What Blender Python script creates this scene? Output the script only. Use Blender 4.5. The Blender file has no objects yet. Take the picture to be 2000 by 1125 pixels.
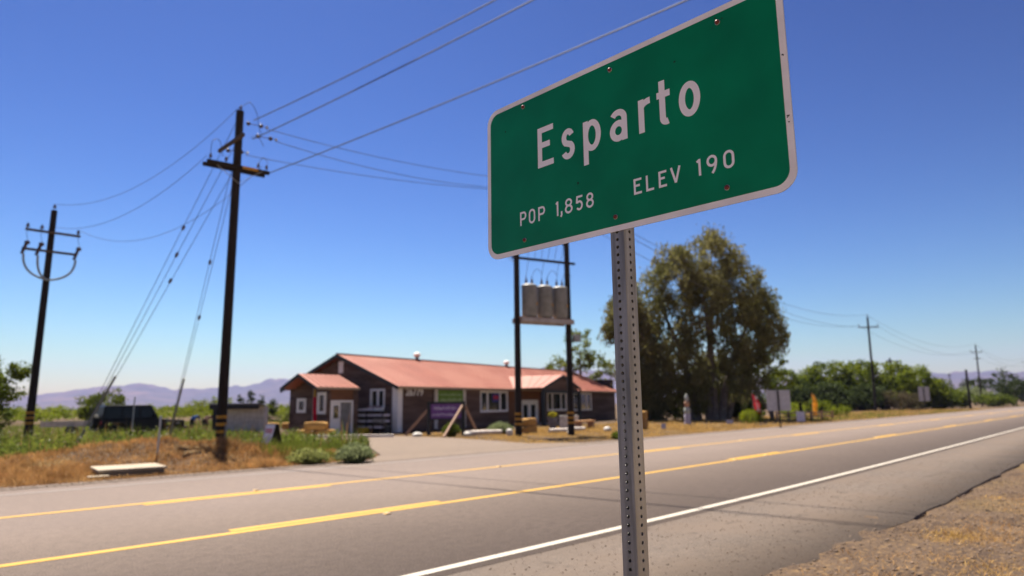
import bpy, bmesh, math, random
import numpy as np
from mathutils import Vector, Matrix
R = math.radians
rng = np.random.default_rng(7)
random.seed(7)
sc = bpy.context.scene
COL = sc.collection

# ------------------------------------------------------------------ camera, sky, sun, exposure
EYE = Vector((0, 0, 1.65))
PITCH, ROLL, YAW = R(9.78), R(-0.685), R(44.7)
cam = bpy.data.objects.new('camera', bpy.data.cameras.new('camera'))
COL.objects.link(cam)
fw = Vector((math.sin(YAW)*math.cos(PITCH), math.cos(YAW)*math.cos(PITCH), math.sin(PITCH)))
r0 = Vector((math.cos(YAW), -math.sin(YAW), 0)); u0 = r0.cross(fw)
rt = math.cos(ROLL)*r0 + math.sin(ROLL)*u0
up = -math.sin(ROLL)*r0 + math.cos(ROLL)*u0
m = Matrix((rt, up, -fw)).transposed().to_4x4(); m.translation = EYE
cam.matrix_world = m
cam.data.sensor_width = 36; cam.data.lens = 36*1319/2000
cam.data.clip_start = 0.05; cam.data.clip_end = 40000
cam.data.dof.use_dof = True; cam.data.dof.focus_distance = 2.2; cam.data.dof.aperture_fstop = 2.3
sc.camera = cam

SUN_EL, SUN_AZ = R(65), R(21)          # azimuth from +Y towards +X
w = bpy.data.worlds.new('World'); sc.world = w; w.use_nodes = True
nt = w.node_tree
sky = nt.nodes.new('ShaderNodeTexSky'); sky.sky_type = 'NISHITA'; sky.sun_disc = False
sky.sun_elevation = SUN_EL; sky.sun_rotation = SUN_AZ
sky.altitude = 50; sky.air_density = 1.2; sky.dust_density = 0.4; sky.ozone_density = 1.2
# the photograph's deep, saturated blue: one contrast curve for the whole sky
s1 = nt.nodes.new('ShaderNodeVectorMath'); s1.operation = 'SCALE'; s1.inputs[3].default_value = 1/5.3
gm = nt.nodes.new('ShaderNodeGamma'); gm.inputs[1].default_value = 2.4
s2 = nt.nodes.new('ShaderNodeVectorMath'); s2.operation = 'MULTIPLY'; s2.inputs[1].default_value = (2.75, 3.05, 3.25)
nt.links.new(sky.outputs[0], s1.inputs[0]); nt.links.new(s1.outputs[0], gm.inputs[0]); nt.links.new(gm.outputs[0], s2.inputs[0])
nt.links.new(s2.outputs[0], nt.nodes['Background'].inputs[0])
nt.nodes['Background'].inputs[1].default_value = 0.05
sd = bpy.data.lights.new('sun', 'SUN'); sd.energy = 5.0; sd.angle = R(0.5); sd.color = (1.0, 0.92, 0.8)
so = bpy.data.objects.new('sun', sd); COL.objects.link(so)
sdir = Vector((math.sin(SUN_AZ)*math.cos(SUN_EL), math.cos(SUN_AZ)*math.cos(SUN_EL), math.sin(SUN_EL)))
so.rotation_euler = sdir.to_track_quat('Z', 'Y').to_euler(); so.location = (0, 0, 60)
sc.view_settings.view_transform = 'Standard'; sc.view_settings.look = 'None'
sc.view_settings.gamma = 1; sc.view_settings.exposure = 1.3; sc.view_settings.use_curve_mapping = False
sc.cycles.use_denoising = True
sc.cycles.max_bounces = 8; sc.cycles.transparent_max_bounces = 8; sc.cycles.volume_bounces = 0

# ------------------------------------------------------------------ materials
def new_mat(name):
    m = bpy.data.materials.new(name); m.use_nodes = True
    return m, m.node_tree, m.node_tree.nodes['Principled BSDF']
def mat(name, col, rough=0.7, metal=0.0, var=None, scale=3.0, bump=0.0, bscale=30.0, stretch=(1, 1, 1), detail=5.0, spec=0.4, var2=None, scale2=0.4, coat=0.0):
    """colour `col`, mottled towards `var` by noise at `scale` and towards `var2` in larger patches at `scale2`"""
    m, t, b = new_mat(name); n, l = t.nodes, t.links
    b.inputs['Roughness'].default_value = rough; b.inputs['Metallic'].default_value = metal
    b.inputs['Specular IOR Level'].default_value = spec; b.inputs['Coat Weight'].default_value = coat
    b.inputs['Base Color'].default_value = (*col, 1)
    tc = n.new('ShaderNodeTexCoord'); mp = n.new('ShaderNodeMapping'); mp.inputs['Scale'].default_value = stretch
    l.new(tc.outputs['Object'], mp.inputs[0])
    cur = None
    for c2, s2, lo, hi in ((var, scale, .38, .66), (var2, scale2, .42, .62)):
        if c2 is None: continue
        ns = n.new('ShaderNodeTexNoise'); ns.inputs['Scale'].default_value = s2; ns.inputs['Detail'].default_value = detail
        l.new(mp.outputs[0], ns.inputs[0])
        mr = n.new('ShaderNodeMapRange'); mr.inputs[1].default_value = lo; mr.inputs[2].default_value = hi
        l.new(ns.outputs[0], mr.inputs[0])
        mx = n.new('ShaderNodeMix'); mx.data_type = 'RGBA'
        l.new(mr.outputs[0], mx.inputs[0])
        if cur is None: mx.inputs[6].default_value = (*col, 1)
        else: l.new(cur, mx.inputs[6])
        mx.inputs[7].default_value = (*c2, 1)
        cur = mx.outputs[2]
    if cur: l.new(cur, b.inputs['Base Color'])
    if bump:
        nb = n.new('ShaderNodeTexNoise'); nb.inputs['Scale'].default_value = bscale; nb.inputs['Detail'].default_value = 6
        l.new(mp.outputs[0], nb.inputs[0])
        bp = n.new('ShaderNodeBump'); bp.inputs['Strength'].default_value = 1.0; bp.inputs['Distance'].default_value = bump
        l.new(nb.outputs[0], bp.inputs['Height']); l.new(bp.outputs[0], b.inputs['Normal'])
    return m
def leaf_mat(name, c1, c2, scale=0.6, trans=0.35, c3=None):
    m, t, b = new_mat(name); n, l = t.nodes, t.links
    tc = n.new('ShaderNodeTexCoord')
    ns = n.new('ShaderNodeTexNoise'); ns.inputs['Scale'].default_value = scale; ns.inputs['Detail'].default_value = 3
    l.new(tc.outputs['Object'], ns.inputs[0])
    mr = n.new('ShaderNodeMapRange'); mr.inputs[1].default_value = .35; mr.inputs[2].default_value = .65; l.new(ns.outputs[0], mr.inputs[0])
    mx = n.new('ShaderNodeMix'); mx.data_type = 'RGBA'; l.new(mr.outputs[0], mx.inputs[0])
    mx.inputs[6].default_value = (*c1, 1); mx.inputs[7].default_value = (*c2, 1)
    out = mx.outputs[2]
    n2 = n.new('ShaderNodeTexWhiteNoise'); n2.noise_dimensions = '3D'
    vm = n.new('ShaderNodeVectorMath'); vm.operation = 'SNAP'; vm.inputs[1].default_value = (.25, .25, .25)
    l.new(tc.outputs['Object'], vm.inputs[0]); l.new(vm.outputs[0], n2.inputs[0])
    hs = n.new('ShaderNodeHueSaturation'); mv = n.new('ShaderNodeMapRange'); mv.inputs[3].default_value = .7; mv.inputs[4].default_value = 1.3
    l.new(n2.outputs[0], mv.inputs[0]); l.new(mv.outputs[0], hs.inputs['Value']); l.new(out, hs.inputs['Color'])
    b.inputs['Roughness'].default_value = .7; b.inputs['Specular IOR Level'].default_value = .08
    l.new(hs.outputs[0], b.inputs['Base Color'])
    tr = n.new('ShaderNodeBsdfTranslucent'); l.new(hs.outputs[0], tr.inputs[0])
    ms = n.new('ShaderNodeMixShader'); ms.inputs[0].default_value = trans
    l.new(b.outputs[0], ms.inputs[1]); l.new(tr.outputs[0], ms.inputs[2])
    l.new(ms.outputs[0], n['Material Output'].inputs[0])
    return m
M = {}
M['creosote'] = mat('creosote_wood', (.011, .008, .006), .9, var=(.026, .018, .013), scale=6, stretch=(6, 6, .4), bump=.006, bscale=9)
M['oldarm'] = mat('weathered_arm', (.11, .075, .045), .85, var=(.05, .035, .022), scale=5, bump=.004, bscale=20)
M['band'] = mat('yellow_band', (.55, .27, .02), .6, var=(.35, .17, .02), scale=12)
M['porcelain'] = mat('brown_porcelain', (.05, .03, .03), .25, var=(.08, .05, .045), scale=8)
M['porcelain_white'] = mat('grey_porcelain', (.35, .34, .32), .4, var=(.25, .24, .23), scale=8)
M['wire'] = mat('aluminium_wire', (.08, .08, .082), .7, metal=.1, var=(.05, .05, .05), scale=3)
M['galv'] = mat('galvanised_steel', (.42, .43, .44), .5, metal=.55, var=(.33, .34, .35), scale=14, bump=.0006, bscale=60)
M['tank'] = mat('transformer_paint', (.23, .23, .225), .5, var=(.17, .17, .165), scale=4)
M['white'] = mat('white_paint', (.88, .87, .85), .55, var=(.8, .79, .77), scale=3)
M['offwhite'] = mat('weathered_white', (.7, .66, .6), .8, var=(.5, .46, .4), scale=4, bump=.004, bscale=14)
M['siding'] = mat('dark_stained_siding', (.105, .064, .044), .8, var=(.062, .037, .027), scale=2.2, stretch=(.5, 1, 5), bump=.004, bscale=14, var2=(.15, .098, .072), scale2=.5)
M['cedar'] = mat('cedar_boards', (.2, .085, .03), .7, var=(.14, .055, .02), scale=3, stretch=(.6, 1, 6))
M['fascia'] = mat('dark_green_fascia', (.025, .035, .035), .55, var=(.035, .045, .045), scale=4)
M['gutter'] = mat('tan_gutter', (.42, .33, .22), .6, var=(.36, .28, .19), scale=3)
M['roof'] = mat('red_metal_roof', (.32, .1, .06), .6, var=(.27, .083, .05), scale=.7, var2=(.36, .14, .09), scale2=.25, spec=.4)
M['glass'] = mat('window_glass', (.02, .025, .025), .06, var=(.03, .035, .03), scale=.8, spec=.8)
M['hay'] = mat('hay', (.48, .27, .08), .95, var=(.33, .18, .05), scale=16, bump=.03, bscale=30)
M['timber'] = mat('raw_timber', (.36, .22, .15), .8, var=(.28, .17, .11), scale=5, stretch=(4, 4, .5))
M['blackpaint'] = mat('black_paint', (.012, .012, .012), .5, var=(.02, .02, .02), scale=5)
M['rust'] = mat('rusty_bolt', (.24, .045, .04), .5, metal=.2, var=(.1, .02, .018), scale=300, bump=.0004, bscale=400)
M['concrete'] = mat('concrete', (.38, .32, .24), .9, var=(.3, .25, .18), scale=3, bump=.004, bscale=25)
M['pot'] = mat('glazed_pot', (.12, .12, .16), .4, var=(.09, .09, .12), scale=4)

# ------------------------------------------------------------------ mesh helpers
def link(o, parent=None):
    COL.objects.link(o)
    if parent is not None: o.parent = parent
    return o
def mesh_np(name, V, F, material, parent=None, smooth=False):
    """V (n,3); F list of equal-length index arrays [(k,3) and/or (k,4)]"""
    me = bpy.data.meshes.new(name)
    V = np.asarray(V, np.float32)
    me.vertices.add(len(V)); me.vertices.foreach_set('co', V.ravel())
    F = [np.asarray(f, np.int32) for f in F if len(f)]
    nl = sum(f.size for f in F); npoly = sum(len(f) for f in F)
    me.loops.add(nl); me.polygons.add(npoly)
    me.loops.foreach_set('vertex_index', np.concatenate([f.ravel() for f in F]))
    tot = np.concatenate([np.full(len(f), f.shape[1], np.int32) for f in F])
    st = np.concatenate([[0], np.cumsum(tot)[:-1]]).astype(np.int32)
    me.polygons.foreach_set('loop_start', st); me.polygons.foreach_set('loop_total', tot)
    if smooth: me.polygons.foreach_set('use_smooth', np.ones(npoly, bool))
    me.update(calc_edges=True); me.validate()
    me.materials.append(material)
    return link(bpy.data.objects.new(name, me), parent)
class MB:
    def __init__(s): s.v = []; s.f = []
    def add(s, vs, fs):
        o = len(s.v); s.v += [tuple(v) for v in vs]; s.f += [tuple(i+o for i in f) for f in fs]; return s
    def box(s, c, d, rz=0.0, mtx=None):
        hx, hy, hz = d[0]/2, d[1]/2, d[2]/2
        vs = [Vector((x, y, z)) for z in (-hz, hz) for x, y in ((-hx, -hy), (hx, -hy), (hx, hy), (-hx, hy))]
        if mtx is None: mtx = Matrix.Rotation(rz, 3, 'Z')
        vs = [mtx @ v + Vector(c) for v in vs]
        return s.add(vs, [(3, 2, 1, 0), (4, 5, 6, 7), (0, 1, 5, 4), (1, 2, 6, 5), (2, 3, 7, 6), (3, 0, 4, 7)])
    def b2(s, a, b):      # box by min / max
        return s.box([(a[i]+b[i])/2 for i in range(3)], [abs(b[i]-a[i]) for i in range(3)])
    def bar(s, p, q, wd, ht):
        p, q = Vector(p), Vector(q); d = q-p; L = d.length; z = d.normalized()
        x = z.cross(Vector((0, 0, 1)))
        if x.length < 1e-4: x = Vector((1, 0, 0))
        x.normalize(); y = z.cross(x)
        return s.box((p+q)/2, (wd, ht, L), mtx=Matrix((x, y, z)).transposed())
    def tube(s, pts, rad, n=8, cap=True):
        pts = [Vector(p) for p in pts]
        if not hasattr(rad, '__len__'): rad = [rad]*len(pts)
        ref = None; rings = []
        for i, p in enumerate(pts):
            d = (pts[min(i+1, len(pts)-1)]-pts[max(i-1, 0)]).normalized()
            if ref is None:
                ref = d.cross(Vector((0, 0, 1)))
                if ref.length < 1e-3: ref = d.cross(Vector((1, 0, 0)))
            x = (ref-d*ref.dot(d)).normalized(); ref = x; y = d.cross(x)
            rings.append([p+(x*math.cos(2*math.pi*k/n)+y*math.sin(2*math.pi*k/n))*rad[i] for k in range(n)])
        vs = [v for r in rings for v in r]; fs = []
        for i in range(len(pts)-1):
            for k in range(n):
                a, b = i*n+k, i*n+(k+1) % n
                fs.append((a, b, b+n, a+n))
        if cap:
            fs.append(tuple(range(n-1, -1, -1))); fs.append(tuple(range((len(pts)-1)*n, len(pts)*n)))
        return s.add(vs, fs)
    def lathe(s, c, prof, n=14, axis=None):
        c = Vector(c); pts = []
        mt = Vector((0, 0, 1)).rotation_difference(Vector(axis)).to_matrix() if axis is not None else Matrix.Identity(3)
        for r_, z in prof:
            for k in range(n):
                a = 2*math.pi*k/n; pts.append(c + mt @ Vector((r_*math.cos(a), r_*math.sin(a), z)))
        fs = [(i*n+k, i*n+(k+1) % n, (i+1)*n+(k+1) % n, (i+1)*n+k) for i in range(len(prof)-1) for k in range(n)]
        fs.append(tuple(range(n-1, -1, -1))); fs.append(tuple(range((len(prof)-1)*n, len(prof)*n)))
        return s.add(pts, fs)
    def prism(s, poly, f0, f1):      # poly of 2D, f0/f1 map 2D -> 3D for the two end faces
        n = len(poly); vs = [f0(*p) for p in poly]+[f1(*p) for p in poly]
        fs = [tuple(range(n-1, -1, -1)), tuple(range(n, 2*n))]+[(i, (i+1) % n, n+(i+1) % n, n+i) for i in range(n)]
        return s.add(vs, fs)
    def build(s, name, material, parent=None, world=False, smooth=False, bevel=0.0):
        me = bpy.data.meshes.new(name)
        off = Vector(parent.location) if (world and parent is not None) else Vector((0, 0, 0))
        me.from_pydata([tuple(Vector(v)-off) for v in s.v], [], s.f)
        bm = bmesh.new(); bm.from_mesh(me); bmesh.ops.recalc_face_normals(bm, faces=bm.faces); bm.to_mesh(me); bm.free()
        if smooth:
            me.polygons.foreach_set('use_smooth', [True]*len(me.polygons)); me.set_sharp_from_angle(angle=R(42))
        me.materials.append(material)
        o = link(bpy.data.objects.new(name, me), parent)
        if bevel:
            md = o.modifiers.new('bevel', 'BEVEL'); md.width = bevel; md.segments = 2; md.limit_method = 'ANGLE'
        return o
def tag(o, label=None, cat=None, group=None, kind=None):
    if label: o['label'] = label
    if cat: o['category'] = cat
    if group: o['group'] = group
    if kind: o['kind'] = kind
    return o
def thing(name, label, cat, loc=(0, 0, 0), rz=0.0, group=None):
    o = bpy.data.objects.new(name, None); COL.objects.link(o)
    o.location = loc; o.rotation_euler = (0, 0, rz); o.empty_display_size = .2
    return tag(o, label, cat, group)
def copy_tree(o, parent=None):
    c = o.copy(); COL.objects.link(c)
    if parent is not None: c.parent = parent
    for ch in list(o.children): copy_tree(ch, c)
    return c
def text_mesh(name, txt, size, material, parent, mtx, extrude=.004):
    cu = bpy.data.curves.new(name, 'FONT'); cu.body = txt; cu.size = size; cu.align_x = 'CENTER'; cu.align_y = 'CENTER'; cu.extrude = extrude; cu.offset = .01
    t = bpy.data.objects.new(name+'_tmp', cu); COL.objects.link(t)
    bpy.context.view_layer.update()
    me = bpy.data.meshes.new_from_object(t.evaluated_get(bpy.context.evaluated_depsgraph_get()))
    bpy.data.objects.remove(t)
    me.name = name; me.materials.clear(); me.materials.append(material)
    o = link(bpy.data.objects.new(name, me), parent); o.matrix_local = mtx
    return o
def vnoise(x, y, seed=0):
    x = np.asarray(x, float); y = np.asarray(y, float)
    xi, yi = np.floor(x), np.floor(y); fx, fy = x-xi, y-yi
    fx, fy = fx*fx*(3-2*fx), fy*fy*(3-2*fy)
    def hsh(a, b):
        s = np.sin(a*127.1+b*311.7+seed*74.7)*43758.5453
        return s-np.floor(s)
    return (hsh(xi, yi)*(1-fx)+hsh(xi+1, yi)*fx)*(1-fy)+(hsh(xi, yi+1)*(1-fx)+hsh(xi+1, yi+1)*fx)*fy
def fbm(x, y, o=4, seed=0):
    return sum(vnoise(x*2**i, y*2**i, seed+i)*.5**(i+1) for i in range(o))

# ------------------------------------------------------------------ ground and road
def bend(x):                      # the road swings gently to the left in the distance
    x = np.asarray(x, float)
    return .05*(np.sqrt((x-10)**2+64)+(x-10))/2-.07
EDGE_N, EDGE_F = 3.0, 17.75
def hgt(x, y):
    x = np.asarray(x, float); y = np.asarray(y, float); yr = y-bend(x)
    z = -.03+.035*(fbm(x*.7, y*.7, 4)-.5)
    near = yr < EDGE_N+.05
    z = np.where(near, -.02+.05*np.clip((10.5-x)/4, 0, 1)*np.clip(1-(yr-EDGE_N+.2)/.6, 0, 1)+.15*(fbm(x*1.9, y*1.9, 6, 3)-.48)*np.clip((EDGE_N-yr+.15)/1.0, .1, 1), z)
    spill = (yr >= EDGE_N-.02) & (yr < EDGE_N+.55) & (x < 11)
    road = (yr >= EDGE_N-.02) & (yr <= EDGE_F+.1)
    z = np.where(road, np.where(spill, -.012+.03*np.clip((10.5-x)/4, 0, 1)*(1-(yr-EDGE_N)/.13)+.05*(fbm(x*1.9, y*1.9, 6, 3)-.48), -.06), z)
    def bump(cx, cy, rx, ry, a, ang=0.0):
        dx, dy = x-cx, y-cy; c, s = math.cos(ang), math.sin(ang)
        return a*np.exp(-(((dx*c+dy*s)/rx)**2+((-dx*s+dy*c)/ry)**2))
    mnd = bump(7.3, 22.6, 2.6, 1.7, .62, -.3)+bump(4.2, 23.6, 1.6, 1.5, .18)+bump(9.8, 21.4, 1.8, 1.2, .22)+bump(6.3, 24.5, 3, 2, .15)
    z = z+np.where(road, 0, mnd*(.75+.6*fbm(x*2.2, y*2.2, 4, 9)))
    return z
def H(x, y): return float(hgt(x, y))
def axis(fine0, fine1, step, far, grow=1.13):
    a = list(np.arange(fine0, fine1, step)); s = step
    while a[-1] < far: s *= grow; a.append(a[-1]+s)
    s = step
    while a[0] > -far: s *= grow; a.insert(0, a[0]-s)
    return np.array(a)
gx = axis(1.5, 22, .13, 9000); gy = axis(-1, 28, .13, 9000)
X, Y = np.meshgrid(gx, gy, indexing='ij')
Z = hgt(X, Y); far_ = np.hypot(X, Y) > 150
Z = np.where(far_, np.where((Y-bend(X) > EDGE_N) & (Y-bend(X) < EDGE_F), -.06, -.03), Z)
nx, ny = X.shape; idx = np.arange(nx*ny).reshape(nx, ny)
Q = np.stack([idx[:-1, :-1], idx[1:, :-1], idx[1:, 1:], idx[:-1, 1:]], -1).reshape(-1, 4)
# soil: tan dust, dry straw patches, green weeds
def soil_mat():
    m, t, b = new_mat('soil'); n, l = t.nodes, t.links
    tc = n.new('ShaderNodeTexCoord')
    def noise(s, d=6): 
        q = n.new('ShaderNodeTexNoise'); q.inputs['Scale'].default_value = s; q.inputs['Detail'].default_value = d; l.new(tc.outputs['Object'], q.inputs[0]); return q.outputs[0]
    def rng_(v, a, b_):
        q = n.new('ShaderNodeMapRange'); q.inputs[1].default_value = a; q.inputs[2].default_value = b_; l.new(v, q.inputs[0]); return q.outputs[0]
    def mix(f, c1, c2):
        q = n.new('ShaderNodeMix'); q.data_type = 'RGBA'; l.new(f, q.inputs[0])
        for i, c in ((6, c1), (7, c2)):
            if isinstance(c, tuple): q.inputs[i].default_value = (*c, 1)
            else: l.new(c, q.inputs[i])
        return q.outputs[2]
    c = mix(rng_(noise(1.3), .35, .65), (.066, .044, .031), (.105, .071, .047))
    c = mix(rng_(noise(14), .52, .66), c, (.18, .115, .058))
    c = mix(rng_(noise(40), .58, .68), c, (.035, .021, .014))
    c = mix(rng_(noise(.25, 3), .55, .7), c, (.17, .115, .045))
    l.new(c, b.inputs['Base Color']); b.inputs['Roughness'].default_value = .95; b.inputs['Specular IOR Level'].default_value = .15
    bp = n.new('ShaderNodeBump'); bp.inputs['Distance'].default_value = .03; l.new(noise(26, 8), bp.inputs['Height']); l.new(bp.outputs[0], b.inputs['Normal'])
    return m
M['soil'] = soil_mat()
g = mesh_np('ground', np.stack([X, Y, Z], -1).reshape(-1, 3), [Q], M['soil'], smooth=True); tag(g, kind='structure')

def asphalt(name, c1, c2, dust=None, spec=.3):
    m, t, b = new_mat(name); n, l = t.nodes, t.links
    tc = n.new('ShaderNodeTexCoord'); mp = n.new('ShaderNodeMapping'); mp.inputs['Scale'].default_value = (.12, 1, 1); l.new(tc.outputs['Object'], mp.inputs[0])
    def nz(s, src, d=5, r=.5):
        q = n.new('ShaderNodeTexNoise'); q.inputs['Scale'].default_value = s; q.inputs['Detail'].default_value = d; q.inputs['Roughness'].default_value = r; l.new(src, q.inputs[0]); return q.outputs[0]
    def mr(v, a, b_):
        q = n.new('ShaderNodeMapRange'); q.inputs[1].default_value = a; q.inputs[2].default_value = b_; l.new(v, q.inputs[0]); return q.outputs[0]
    def mix(f, a, c):
        q = n.new('ShaderNodeMix'); q.data_type = 'RGBA'; l.new(f, q.inputs[0])
        for i, k in ((6, a), (7, c)):
            if isinstance(k, tuple): q.inputs[i].default_value = (*k, 1)
            else: l.new(k, q.inputs[i])
        return q.outputs[2]
    col = mix(mr(nz(.9, mp.outputs[0]), .3, .7), c1, c2)             # wheel-track streaks
    col = mix(mr(nz(.5, tc.outputs['Object']), .42, .72), col, tuple(x*1.18 for x in c2))
    col = mix(mr(nz(7, tc.outputs['Object'], 6, .7), .42, .62), col, tuple(x*.82 for x in c1))
    sp = nz(70, tc.outputs['Object'], 3)
    col = mix(mr(sp, .46, .7), col, tuple(min(1, x*1.9) for x in c2))   # pale aggregate
    col = mix(mr(nz(95, tc.outputs['Object'], 2), .56, .7), col, tuple(x*.45 for x in c1))
    if dust:
        col = mix(mr(nz(.55, tc.outputs['Object'], 8, .62), .36, .66), col, dust)
        col = mix(mr(nz(2.6, tc.outputs['Object'], 4), .62, .72), col, tuple(x*.55 for x in dust))
    l.new(col, b.inputs['Base Color']); b.inputs['Roughness'].default_value = .88; b.inputs['Specular IOR Level'].default_value = spec
    bp = n.new('ShaderNodeBump'); bp.inputs['Distance'].default_value = .002; l.new(nz(90, tc.outputs['Object'], 6), bp.inputs['Height']); l.new(bp.outputs[0], b.inputs['Normal'])
    return m
M['asphalt'] = asphalt('asphalt', (.128, .097, .08), (.132, .1, .082))
M['asphalt_old'] = asphalt('shoulder_asphalt', (.082, .063, .05), (.1, .077, .06), dust=(.115, .084, .062))
M['gravel'] = asphalt('gravel_shoulder', (.095, .072, .058), (.12, .09, .072), dust=(.12, .086, .06))
M['drive'] = asphalt('driveway_dirt', (.125, .093, .07), (.15, .112, .084), dust=(.16, .118, .085))
xs = np.concatenate([np.arange(-30, 90, 1.0), np.arange(90, 300, 5), np.arange(300, 3001, 60)])
def strip(name, y0, y1, z, material, parent=None, xs=xs, thick=0.0, jag=0.0):
    b = bend(xs); n = len(xs)
    ya = y0+b+(jag*(vnoise(xs*1.3, xs*0+3)-.5) if jag else 0); yb = y1+b
    V = np.concatenate([np.stack([xs, ya, np.full(n, z)], -1), np.stack([xs, yb, np.full(n, z)], -1)])
    i = np.arange(n-1)
    F = [np.stack([i, i+1, i+1+n, i+n], -1)]
    if thick:
        V = np.concatenate([V, V-np.array([0, 0, thick])])
        F += [np.stack([i+2*n, i+1+2*n, i+1, i], -1), np.stack([i+n, i+1+n, i+1+3*n, i+3*n], -1)]
    return mesh_np(name, V, F, material, parent)
road = strip('road', 5.45, EDGE_F, 0.0, M['asphalt'], thick=.1); tag(road, kind='structure')
xsj = np.concatenate([np.arange(-30, 40, .22), np.arange(40, 90, 1.0), np.arange(90, 300, 5), np.arange(300, 3001, 60)])
sh = strip('road_shoulder', EDGE_N, 5.47, -.004, M['asphalt_old'], xs=xsj, thick=.06, jag=.07); tag(sh, kind='structure')
shf = strip('gravel_shoulder', EDGE_F-.02, EDGE_F+.9, -.008, M['gravel'], thick=.05); tag(shf, kind='structure')
def line_mat(name, c, worn):
    return mat(name, c, .6, var=worn, scale=16, detail=8, var2=tuple(x*.85 for x in c), scale2=1.2, bump=.002, bscale=80)
M['yellow'] = line_mat('yellow_road_paint', (.52, .29, .015), (.43, .23, .015))
M['whiteline'] = line_mat('white_road_paint', (.5, .45, .37), (.36, .31, .25))
M['whitefaded'] = line_mat('faded_road_paint', (.24, .205, .18), (.16, .13, .11))
strip('edge_line', 5.61, 5.74, .004, M['whiteline'], road)
strip('edge_line', 16.83, 16.97, .004, M['whitefaded'], road)
strip('yellow_line', 9.24, 9.4, .004, M['yellow'], road)
strip('yellow_line', 13.32, 13.48, .004, M['yellow'], road)
for k in range(-2, 11):
    x0 = 4.0+14.63*k
    for yy in (9.44, 13.11):
        strip('yellow_dash', yy, yy+.17, .004, M['yellow'], road, xs=np.linspace(x0, x0+3.66, 6))
M['reflector'] = mat('reflector_amber', (.6, .35, .08), .3, var=(.75, .6, .4), scale=20)
for (mx_, my_, lab) in ((6.2, 13.66, 'small raised road reflector on the far yellow line nearest the concrete slab'), (6.25, 9.12, 'raised road reflector beside the near yellow line, left of the sign post'), (12.9, 13.62, 'raised road reflector on the far yellow line in front of the driveway'), (18.6, 9.75, 'raised road reflector on the near yellow line just right of the sign post'), (20.8, 9.85, 'second raised road reflector on the near yellow line right of the sign post'), (28.0, 14.35, 'raised road reflector on the far yellow line below the square sign back'), (33.0, 10.5, 'farthest raised road reflector on the near yellow line')):
    o = MB().prism([(-.05, 0), (.05, 0), (.035, .018), (-.035, .018)], lambda a, b: (a, -.05, b), lambda a, b: (a, .05, b)).build('road_reflector', M['reflector'])
    o.location = (mx_, my_, .005); tag(o, lab, 'reflector', 'raised reflectors along the yellow lines')
# driveway
dv = [(9.6, 17.6), (11.6, 18.1), (13.4, 20.0), (16.2, 25.2), (16.0, 30.5), (18.3, 36.2), (20.5, 36.3), (22.3, 30.8), (22.6, 27.5), (22.0, 24.2), (21.2, 20.6), (23.2, 18.9), (26.5, 18.4)]
me = bpy.data.meshes.new('driveway'); me.from_pydata([(x, y, .006) for x, y in dv], [], [tuple(range(len(dv)))][:1]); me.update()
bm = bmesh.new(); bm.from_mesh(me); bmesh.ops.triangulate(bm, faces=bm.faces); bmesh.ops.recalc_face_normals(bm, faces=bm.faces)
if bm.faces[:][0].normal.z < 0: bmesh.ops.reverse_faces(bm, faces=bm.faces)
bm.to_mesh(me); bm.free(); me.materials.append(M['drive'])
dw = link(bpy.data.objects.new('driveway', me)); tag(dw, kind='structure')

# unseen dry grass field added behind the verge to bounce light onto the sign
fb = np.array([-250, -120, -60, -30, -12, 0, 12, 30, 60, 120, 250, 400.])
Vf = np.concatenate([np.stack([fb, np.full(len(fb), -2.2)+bend(fb), np.full(len(fb), .06)], -1), np.stack([fb, np.full(len(fb), -260.), np.full(len(fb), .06)], -1)])
i_ = np.arange(len(fb)-1)
M['field'] = mat('golden_bounce_field', (.4, .28, .14), .95, var=(.32, .21, .1), scale=2.5, var2=(.46, .34, .18), scale2=.2, bump=.03, bscale=12, spec=.1)
tag(mesh_np('bounce_field', Vf, [np.stack([i_+len(fb), i_+len(fb)+1, i_+1, i_], -1)], M['field']), kind='structure')

# ------------------------------------------------------------------ hills
azk = np.array([-40, -5, 4, 8.6, 13.6, 16.2, 18.3, 20.7, 22.9, 25.9, 30, 36, 42, 46.8, 48.9, 51, 56, 63, 70, 75, 77.2, 79.6, 84, 95, 130])
elk = np.array([.7, .7, .8, .95, 1.62, 1.95, 1.45, 1.55, 1.8, 2.45, 2.3, 2.0, 2.6, 3.12, 3.05, 2.85, 2.2, 1.8, 2.0, 2.15, 1.98, 1.9, 1.7, 1.2, .8])
az = np.linspace(-40, 130, 700); tt = np.linspace(0, 1, 40)
AZ, T = np.meshgrid(az, tt, indexing='ij')
RAD = 5200+2600*T
EL = np.interp(AZ, azk, elk)
prof = np.clip(T/.8, 0, 1)**1.3
ridge = np.abs(fbm(AZ*.9, T*5+3, 5, 21)*2-1)
sp = (1-ridge)*.5+fbm(AZ*2.5, T*9, 4, 33)*.3
HZ = 7300*np.tan(np.radians(EL))*(prof*(.72+.28*np.clip(sp*1.6, 0, 1.15)))
HZ = np.where(T > .85, HZ*(1-(T-.85)*2.5), HZ)-4*(T == 0)
V = np.stack([RAD*np.sin(np.radians(AZ)), RAD*np.cos(np.radians(AZ)), HZ], -1).reshape(-1, 3)
idx = np.arange(700*40).reshape(700, 40)
Q = np.stack([idx[:-1, :-1], idx[:-1, 1:], idx[1:, 1:], idx[1:, :-1]], -1).reshape(-1, 4)
M['hill'] = mat('dry_hills', (.025, .026, .024), .95, var=(.11, .072, .05), scale=.005, detail=9, var2=(.03, .033, .03), scale2=.0012)
hl = mesh_np('hills', V, [Q[:, ::-1]], M['hill'], smooth=True); tag(hl, kind='structure')

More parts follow.
